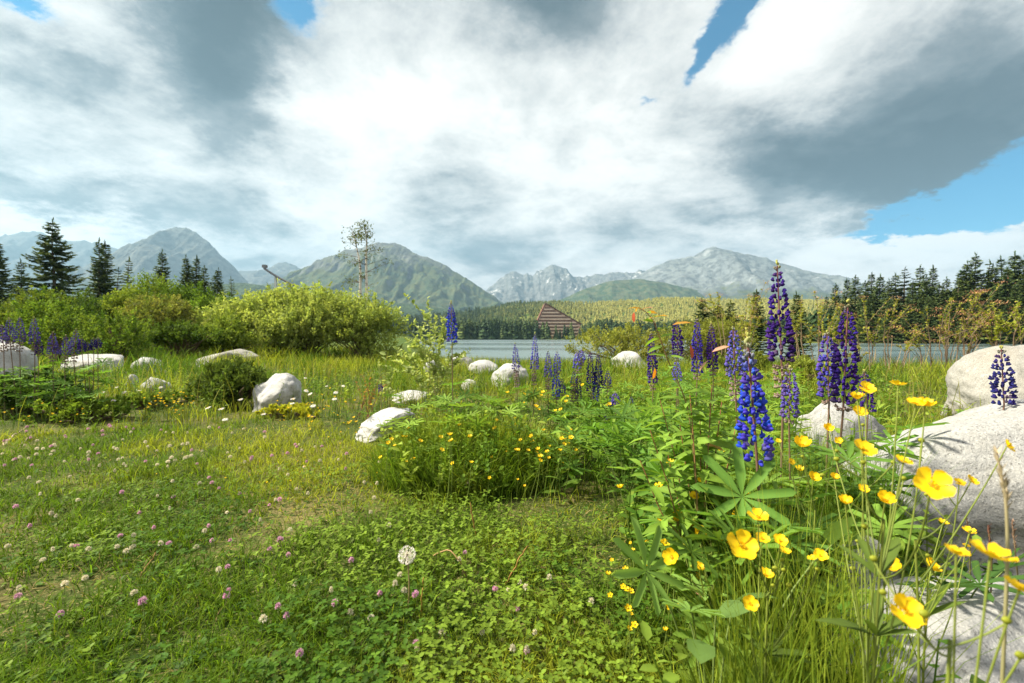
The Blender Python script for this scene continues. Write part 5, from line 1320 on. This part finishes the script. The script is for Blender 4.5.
shrub('shrub', 'yellow green lakeside shrub behind the row of lupins', 'bush', 715, 318, 13, 95, 10000, .06, (.17, .20, .04), (.24, .26, .06), 112, lobes=9, low=.08, deep=.6)
shrub('shrub', 'small green bush in the grass right of the tallest lupin', 'bush', 808, 358, 6.0, 60, 4500, .04, (.16, .20, .035), (.22, .26, .05), 113, lobes=7, low=.06)
shrub('shrub', 'low green bush below the brilliant row by the lakeside', 'bush', 760, 352, 7.0, 70, 4500, .045, (.13, .17, .03), (.19, .22, .045), 114, lobes=7, low=.06)
shrub('dwarf_pine', 'dark green dwarf pine left of the rounded white boulder', 'pine shrub', 224, 363, 4.15, 74, 12000, .045, (.045, .080, .018), (.10, .14, .030), 115, tmpl=NEEDLE, upb=2.2, lobes=9, low=.06, per=20)
shrub('shrub', 'dark leafy bush under the leftmost lupins', 'bush', 8, 376, 3.75, 85, 2600, .055, (.035, .075, .02), (.07, .12, .028), 116, tmpl=LEAF, lobes=8, low=.05, per=12)
shrub('fern', 'bright feathery green plant in front of the dark leafy bush on the left', 'plant', 70, 401, 3.45, 80, 5200, .028, (.10, .17, .024), (.16, .22, .035), 117, lobes=10, low=.05, upb=1.2)
shrub('shrub', 'green leafy plant with upright stems left of the dwarf pine', 'plant', 145, 396, 4.1, 70, 2400, .035, (.09, .15, .025), (.15, .20, .035), 118, upb=2.0, lobes=8, low=.05)
shrub('yellow_plant', 'low yellow leaved plant in front of the rounded white boulder', 'plant', 283, 408, 3.6, 60, 1300, .034, (.30, .30, .025), (.24, .27, .03), 119, tmpl=LEAF, lobes=6, low=.05, per=10)

# sapling with pale leaves
def twig_plant(name, label, cat, base, tips, per, size, col, col2, tmpl=LEAF, stem=.004, scol=(.16, .15, .06), start=.25, mat=None, group=None, blossoms=None, fork=0, spread=0):
    bp = np.array([X(base[0], base[1]), base[1], 0.0]); bp[2] = float(H(bp[0], bp[1])); root = empty(name, bp); tag(root, label, cat, group)
    s = MB(); m = MB(); bl = MB()
    for (px, py, d) in tips:
        e = W(px, py, d) - bp; c = curve((rng.normal(0, .04) + spread * e[0], rng.normal(0, .04) + spread * e[1], 0), e, n=14, mid=np.array([e[0] * max(.25, spread), e[1] * .3, e[2] * .62]) + rng.normal(0, .04, 3)); c[1:] += rng.normal(0, .006 * e[2], (13, 3))
        runs = [c]
        for f in range(fork):
            i0 = rng.integers(4, 11); q = c[i0]; ee = q + (e - q) * rng.uniform(.5, .95) + rng.normal(0, .22 * abs(e[2]), 3) * [1, .6, .6]; runs.append(curve(q, ee, (0, 0, .04), 9))
        for gi, cc_ in enumerate(runs):
            tube(s, cc_, (stem * (1 if gi == 0 else .55), stem * .25), np.array(scol) * rng.uniform(.8, 1.2), 5)
            n = max(2, int(per * (1 if gi == 0 else .6))); st = start if gi == 0 else .1
            f = st + (1 - st) * rng.uniform(0, 1, n); k = f * (len(cc_) - 1); i0 = np.minimum(k.astype(int), len(cc_) - 2); P = cc_[i0] + (cc_[i0 + 1] - cc_[i0]) * (k - i0)[:, None]
            dd = rand_dir(n, -.2) + [0, 0, .25]
            inst(m, tmpl, frames(dd, rng.normal(0, .5, n)), P, size * rng.uniform(.6, 1.3, n), mixcol(col, col2, rng.uniform(0, 1, n)))
            if blossoms and rng.random() < blossoms[2]:
                nb = blossoms[0]; e2 = cc_[-1]; pb = e2 + rng.normal(0, 1, (nb, 3)) * [.055, .055, .022]
                inst(bl, CARD, frames(rand_dir(nb, 0)), pb, .026 * rng.uniform(.6, 1.2, nb), np.array(blossoms[1]) * rng.uniform(.7, 1.2, (nb, 1)))
    s.build('stems', M_STEM, root); m.build('foliage', M_TREE, root, False)
    if bl.n: bl.build('blossom', M_PETAL, root, False)
    return root
PALE = ((.22, .30, .085), (.40, .45, .20))
twig_plant('sapling', 'young willow sapling with pale leaves before the lake', 'sapling', (436, 4.1),
  [(427, 298, 4.1), (436, 316, 4.2), (448, 325, 4.0), (414, 322, 4.1), (404, 338, 4.0), (460, 332, 4.2), (472, 348, 4.1), (424, 330, 3.9), (440, 345, 3.9), (410, 352, 3.8), (455, 355, 3.9), (395, 360, 3.9), (418, 345, 4.3), (400, 350, 4.3)], 46, .042, PALE[0], PALE[1], fork=2, start=.25, stem=.003, scol=(.24, .22, .09))
twig_plant('herb_plant', 'pale leafy weed standing in the meadow right of the willow', 'plant', (385, 4.0), [(386, 352, 4), (379, 362, 4), (392, 366, 4.0)], 18, .05, PALE[0], PALE[1])
twig_plant('herb_plant', 'reddish brown sorrel patch in the meadow before the sapling', 'plant', (368, 3.6), [(355, 380, 3.6), (362, 375, 3.6), (370, 378, 3.6), (380, 376, 3.6), (386, 384, 3.6), (365, 390, 3.4), (375, 388, 3.4)], 24, .018, (.30, .13, .05), (.28, .20, .05), scol=(.2, .1, .05))
# twiggy blossoming shrubs by the lake on the right
TANB = (.50, .30, .155)
def arch(n, px0, px1, y0, y1, d): return [(rng.uniform(px0, px1), rng.uniform(y0, y1), d + rng.uniform(-.6, .6)) for _ in range(n)]
LV = ((.19, .22, .035), (.32, .33, .055))
twig_plant('blossoming_shrub', 'twiggy shrub with faded tan blossoms left of the tallest lupin', 'bush', (738, 10.5), arch(12, 705, 765, 292, 330, 10.5), 34, .06, LV[0], LV[1], blossoms=(40, TANB, .55), fork=2, stem=.012, spread=.62, scol=(.20, .15, .10), start=.62)
twig_plant('blossoming_shrub', 'twiggy tan blossomed shrub between the two tall purple lupins', 'bush', (812, 9.5), arch(13, 780, 845, 296, 340, 9.5), 36, .055, LV[0], LV[1], blossoms=(40, TANB, .55), fork=2, stem=.012, spread=.62, scol=(.20, .15, .10), start=.62)
twig_plant('blossoming_shrub', 'bare stemmed tan blossomed shrub right of the yellow tipped lupin', 'bush', (882, 9.0), arch(9, 850, 925, 298, 345, 9.0), 30, .05, LV[0], LV[1], blossoms=(36, TANB, .6), fork=3, stem=.012, spread=.62, scol=(.20, .15, .10), start=.66)
twig_plant('blossoming_shrub', 'wide shrub with peach coloured blossom sprays before the right conifers', 'bush', (935, 8.6), arch(12, 905, 1010, 298, 335, 8.6) + [(985, 290, 8.4), (978, 293, 8.4)], 24, .05, LV[0], LV[1], blossoms=(44, (.55, .30, .16), .75), fork=3, stem=.012, spread=.62, scol=(.18, .13, .09), start=.66)
twig_plant('blossoming_shrub', 'half bare shrub with yellow green top leaves at the far right', 'bush', (1000, 8.8), arch(10, 975, 1045, 300, 330, 8.8), 30, .06, (.22, .27, .04), (.30, .32, .05), blossoms=(30, TANB, .4), fork=2, stem=.012, spread=.62, scol=(.18, .13, .09), start=.6)
m = MB(); s = MB(); x, y = field(150, 8.5, 14, 0, 800, 1010)
inst(m, LANCE, frames(np.stack([rng.normal(0, .5, len(x)), rng.normal(0, .4, len(x)), 1 + 0 * x], 1)), P3(x, y), np.stack([.05 + 0 * x, rng.uniform(.3, .8, len(x)), .05 + 0 * x], 1), mixcol((.22, .16, .10), (.14, .12, .05), rng.uniform(0, 1, len(x))))
tag(m.build('dry_brush', M_STRAW), 'dry brown brush standing along the right lake shore', 'brush', kind='stuff')

# ------------------------------------------------------------------ conifers
def conifer_mesh(h, r, seed, droop=.25, first=.05, gap=.36, nb=6, lush=1.0, open_=0.0, col=((.045, .085, .034), (.16, .21, .07)), bare_top=.0):
    q = np.random.default_rng(seed); m = MB(); t = MB()
    wob = np.cumsum(q.normal(0, .012 * h, (9, 2)), 0) * .35
    tz = np.linspace(0, h, 9); tp = np.stack([wob[:, 0], wob[:, 1], tz], 1); tp[0] = 0
    tube(t, tp, np.linspace(.016 * h + .04, .012, 9), (.10, .075, .055), 7)
    P = []; Dd = []; S = []; Cc = []
    z = first * h
    while z < h * .985:
        f = z / h; cx = np.interp(z, tz, tp[:, 0]); cy = np.interp(z, tz, tp[:, 1])
        n = nb if f < .8 else max(3, nb - 2); a0 = q.uniform(0, 6.28)
        for j in range(n):
            if q.random() < open_: continue
            L = r * ((1 - f) ** .80 * q.uniform(.6, 1.18) + .045)
            if f < .2: L *= .6 + 2 * f
            a = a0 + 6.283 * j / n + q.normal(0, .25)
            out = np.array([math.cos(a), math.sin(a), 0]); lift = .35 * f + q.normal(0, .08)
            ns = max(5, int(L / .085 * lush))
            tt = np.linspace(.12, 1, ns)
            bp = np.array([cx, cy, z]) + out * (L * tt)[:, None]
            bp[:, 2] += L * (lift * tt - droop * tt * 1.6 + (droop * 1.15) * tt ** 2)
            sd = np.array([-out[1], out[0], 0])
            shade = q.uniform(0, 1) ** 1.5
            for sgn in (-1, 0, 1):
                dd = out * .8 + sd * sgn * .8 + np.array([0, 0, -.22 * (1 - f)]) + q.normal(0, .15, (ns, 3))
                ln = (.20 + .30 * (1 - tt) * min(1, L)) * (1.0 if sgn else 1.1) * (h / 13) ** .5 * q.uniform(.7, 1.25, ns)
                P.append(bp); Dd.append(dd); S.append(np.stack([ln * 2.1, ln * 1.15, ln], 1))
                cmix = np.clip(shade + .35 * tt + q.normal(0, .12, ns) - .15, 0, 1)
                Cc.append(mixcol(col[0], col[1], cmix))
        z += gap * (1.05 - .6 * f) * q.uniform(.75, 1.25)
    P = np.concatenate(P); Dd = np.concatenate(Dd); S = np.concatenate(S); Cc = np.concatenate(Cc)
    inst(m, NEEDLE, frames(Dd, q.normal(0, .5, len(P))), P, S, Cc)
    k = 5; inst(m, NEEDLE, frames(np.array([[q.normal(0, .15), q.normal(0, .15), 1] for _ in range(k)])), [tp[-1] - [0, 0, .1 * i] for i in range(k)], .45, col[0])
    return t, m
def conifer_proto(name, seed, **kw):
    root = empty(name, (0, 0, 0)); t, m = conifer_mesh(10.0, kw.pop('r', 2.2), seed, **kw)
    t.build('trunk', M_BARK, root); m.build('crown', M_NEEDLE, root, False); return root
SP = [conifer_proto('spruce', 201, r=2.3, gap=.34, droop=.30), conifer_proto('spruce', 202, r=2.0, gap=.36, droop=.22, open_=.10), conifer_proto('spruce', 203, r=2.2, gap=.40, droop=.15, open_=.22),
      conifer_proto('spruce', 204, r=1.6, gap=.34, droop=.25, open_=.05)]
LARCHC = ((.075, .115, .030), (.15, .19, .05))
LA = conifer_proto('larch', 205, r=1.7, gap=.5, droop=.1, open_=.25, lush=.7, col=LARCHC)
PN = conifer_proto('pine_tree', 206, r=2.2, gap=.8, droop=-.05, open_=.25, first=.35, lush=1.1, col=((.03, .055, .02), (.075, .105, .035)))
def conifer(src, label, cat, px, top, d, group=None, wide=1.0, rz=None):
    x = X(px, d); gz = float(H(x, d)); h = W(px, top, d)[2] - gz; s = h / 10.0
    if src.name not in USED: o = src; USED.add(src.name)
    else: o = copy_tree(src)
    o.location = (x, d, gz - .1); o.rotation_euler = (0, 0, rng.uniform(0, 6.28) if rz is None else rz); o.scale = (s * wide, s * wide, s)
    return tag(o, label, cat, group)
big = empty('spruce', (X(58, 44), 44, float(H(X(58, 44), 44)))); tag(big, 'tallest dark spruce with ragged branches on the left', 'spruce')
hb = W(58, 222, 44)[2] - float(H(X(58, 44), 44)); t_, m_ = conifer_mesh(hb, 3.9, 301, droop=.42, gap=.46, nb=7, open_=.12); t_.build('trunk', M_BARK, big); m_.build('crown', M_NEEDLE, big, False)
conifer(SP[0], 'dark spruce cut by the left border of the picture', 'spruce', -3, 240, 42)
conifer(SP[2], 'short spruce between the border spruce and the tallest spruce', 'spruce', 22, 260, 46)
conifer(SP[1], 'left spruce of a close dark pair right of the tallest spruce', 'spruce', 99, 240, 50, wide=.9)
conifer(SP[3], 'right spruce of a close dark pair right of the tallest spruce', 'spruce', 105, 242, 51, wide=1.1)
conifer(LA, 'pale green larch before the pyramid shaped peak', 'larch', 126, 258, 42)
conifer(SP[1], 'dark spruce below the right slope of the pyramid shaped peak', 'spruce', 162, 251, 50)
conifer(SP[0], 'first spruce of a dark trio left of the willow', 'spruce', 187, 256, 52, wide=.85)
conifer(SP[3], 'middle spruce of a dark trio left of the willow', 'spruce', 197, 257, 53)
conifer(SP[2], 'last spruce of a dark trio left of the willow', 'spruce', 206, 266, 50)
conifer(SP[0], 'lone dark spruce at the left end of the willow', 'spruce', 218, 268, 48, wide=.95)
conifer(LA, 'light green larch beside the lone dark spruce', 'larch', 231, 277, 47)
conifer(PN, 'pine with open crown behind the light green young tree', 'pine', 118, 268, 40)
# young spruces behind the lakeside shrubs
conifer(SP[3], 'slim young spruce left of the tallest lupin by the lake', 'spruce', 757, 288, 16, wide=1.3)
conifer(SP[0], 'young spruce just right of the tallest lupin', 'spruce', 797, 290, 16, wide=1.0)
conifer(SP[1], 'bushy young spruce behind the row of lupins', 'spruce', 703, 296, 17, wide=1.6)
conifer(SP[2], 'dark young spruce left of the slim young spruce', 'spruce', 732, 299, 16.5, wide=1.6)
conifer(SP[0], 'short dark spruce between the row lupins and the bushy young spruce', 'spruce', 717, 302, 17.5, wide=1.5)
# conifers along the right shore
RG = 'conifers on the right lake shore'
rt = [(826, 296, 128, 3), (836, 284, 120, 1), (846, 279, 116, 3), (855, 276, 114, 1), (864, 281, 110, 2), (872, 273, 112, 3), (880, 275, 108, 0), (888, 280, 105, 1), (896, 274, 108, 2), (904, 268, 106, 4), (913, 281, 102, 3), (919, 266, 104, 2), (926, 276, 100, 1), (932, 267, 102, 3),
      (940, 284, 98, 0), (947, 278, 98, 1), (954, 280, 96, 5), (960, 272, 98, 3), (966, 262, 98, 0), (974, 255, 97, 1), (983, 262, 96, 5), (991, 266, 95, 0), (1000, 258, 97, 3), (1008, 268, 92, 2), (1015, 253, 95, 0), (1023, 258, 94, 1), (1032, 264, 92, 0), (1042, 250, 94, 1), (1056, 258, 93, 0), (1072, 252, 95, 2),
      (842, 300, 104, 1), (868, 298, 98, 0), (890, 300, 94, 1), (908, 297, 92, 0), (928, 296, 90, 3), (950, 298, 88, 0), (972, 290, 87, 1), (994, 288, 86, 0), (1014, 286, 86, 1), (1036, 284, 86, 0)]
PR = SP + [PN, LA]
names = {0: 'dense dark spruce', 1: 'narrow dark spruce', 2: 'ragged open spruce', 3: 'slender pointed spruce', 4: 'flat topped pine', 5: 'pale green larch'}
srt = sorted(rt, key=lambda t: t[0])
ordn = ['first', 'second', 'third', 'fourth', 'fifth', 'sixth', 'seventh', 'eighth', 'ninth', 'tenth', 'eleventh', 'twelfth']
cnt = {}
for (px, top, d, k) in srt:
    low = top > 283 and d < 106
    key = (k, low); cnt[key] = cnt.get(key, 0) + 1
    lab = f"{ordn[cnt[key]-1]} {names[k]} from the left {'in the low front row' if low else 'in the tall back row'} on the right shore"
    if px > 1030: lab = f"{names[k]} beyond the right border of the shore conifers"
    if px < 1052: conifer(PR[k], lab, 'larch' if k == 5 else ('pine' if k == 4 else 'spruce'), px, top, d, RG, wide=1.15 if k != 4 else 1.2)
# darker wood behind them
x, y = field(900, 112, 230, 0, 800, 1200); ok = y > far_shore(x, y) + 6; x, y = x[ok], y[ok]
forest('shore_wood', 'dark conifer wood behind the right shore trees', x, y, rng.uniform(9, 14, len(x)) * (.75 + .5 * sstep(.70, 1.1, x / y)), mixcol((.022, .045, .018), (.06, .09, .03), rng.uniform(0, 1, len(x))), 1.1)
# leafy shore bushes under the right conifers
for i, (px, top, wpx) in enumerate([(842, 322, 30), (872, 320, 34), (905, 324, 36), (940, 322, 40), (978, 320, 40), (1016, 318, 44)]):
    shrub('shrub', f"{ordn[i]} green bush from the left at the water edge under the right conifers", 'bush', px, top, float(far_shore(X(px, 90), 90)) + 3 if px > 840 else 108, wpx, 3000, .42, (.07, .11, .024), (.13, .17, .035), 400 + i, 'bushes at the right water edge', lobes=7, low=.05, shoots=8)

# ------------------------------------------------------------------ lone birch
bd = 24.0; bx = X(364, bd); bz = float(H(bx, bd)); root = empty('birch', (bx, bd, bz)); tag(root, 'slender birch with two white trunks and sparse leaves above the willow', 'birch')
m = MB(); ends = []
def bpt(px, py): return W(px, py, bd) - np.array([bx, bd, bz])
for tr in ([(364, 372), (366, 320), (367, 290), (366, 262), (367, 240), (365, 226)], [(364, 372), (361, 320), (360, 290), (361, 270), (358, 252), (352, 230)]):
    Q = np.array([bpt(*p) for p in tr]); t = np.linspace(0, len(Q) - 1, 20); Pp = np.stack([np.interp(t, np.arange(len(Q)), Q[:, i]) for i in range(3)], 1)
    for _ in range(3): Pp[1:-1] = (Pp[:-2] + 2 * Pp[1:-1] + Pp[2:]) / 4
    mm = MB(); tube(mm, Pp, np.linspace(.115, .018, 20), (1, 1, 1), 8)
    for k in range(22):
        i0 = rng.integers(8, 20); q = Pp[i0]; a = rng.uniform(0, 6.28); L = rng.uniform(.35, 1.05) * (1.0 if i0 < 16 else .6) * (1.25 if i0 < 12 else 1)
        e = q + np.array([math.cos(a) * L, math.sin(a) * L, rng.uniform(.05, .5) * L]); c = curve(q, e, (0, 0, .08), 7); tube(mm, c, (.016, .005), (.10, .08, .07), 4, 1); ends.append((c, i0))
    mm.build('trunk', [M_BIRCH, M_BARK], root)
m = MB()
for c, i0 in ends:
    n = rng.integers(14, 46) if i0 > 11 else rng.integers(6, 30); k = rng.integers(3, 7, n); P = c[k] + rng.normal(0, .13, (n, 3)); P[:, 2] -= .04
    inst(m, CARD, frames(rand_dir(n, -1)), P, .12 * rng.uniform(.7, 1.3, n), mixcol((.045, .065, .022), (.11, .135, .035), rng.uniform(0, 1, n)))
m.build('crown', M_TREE, root, False)
for o in list(BS + DS + CP + CW):
    if 'label' not in o: bpy.data.objects.remove(o)
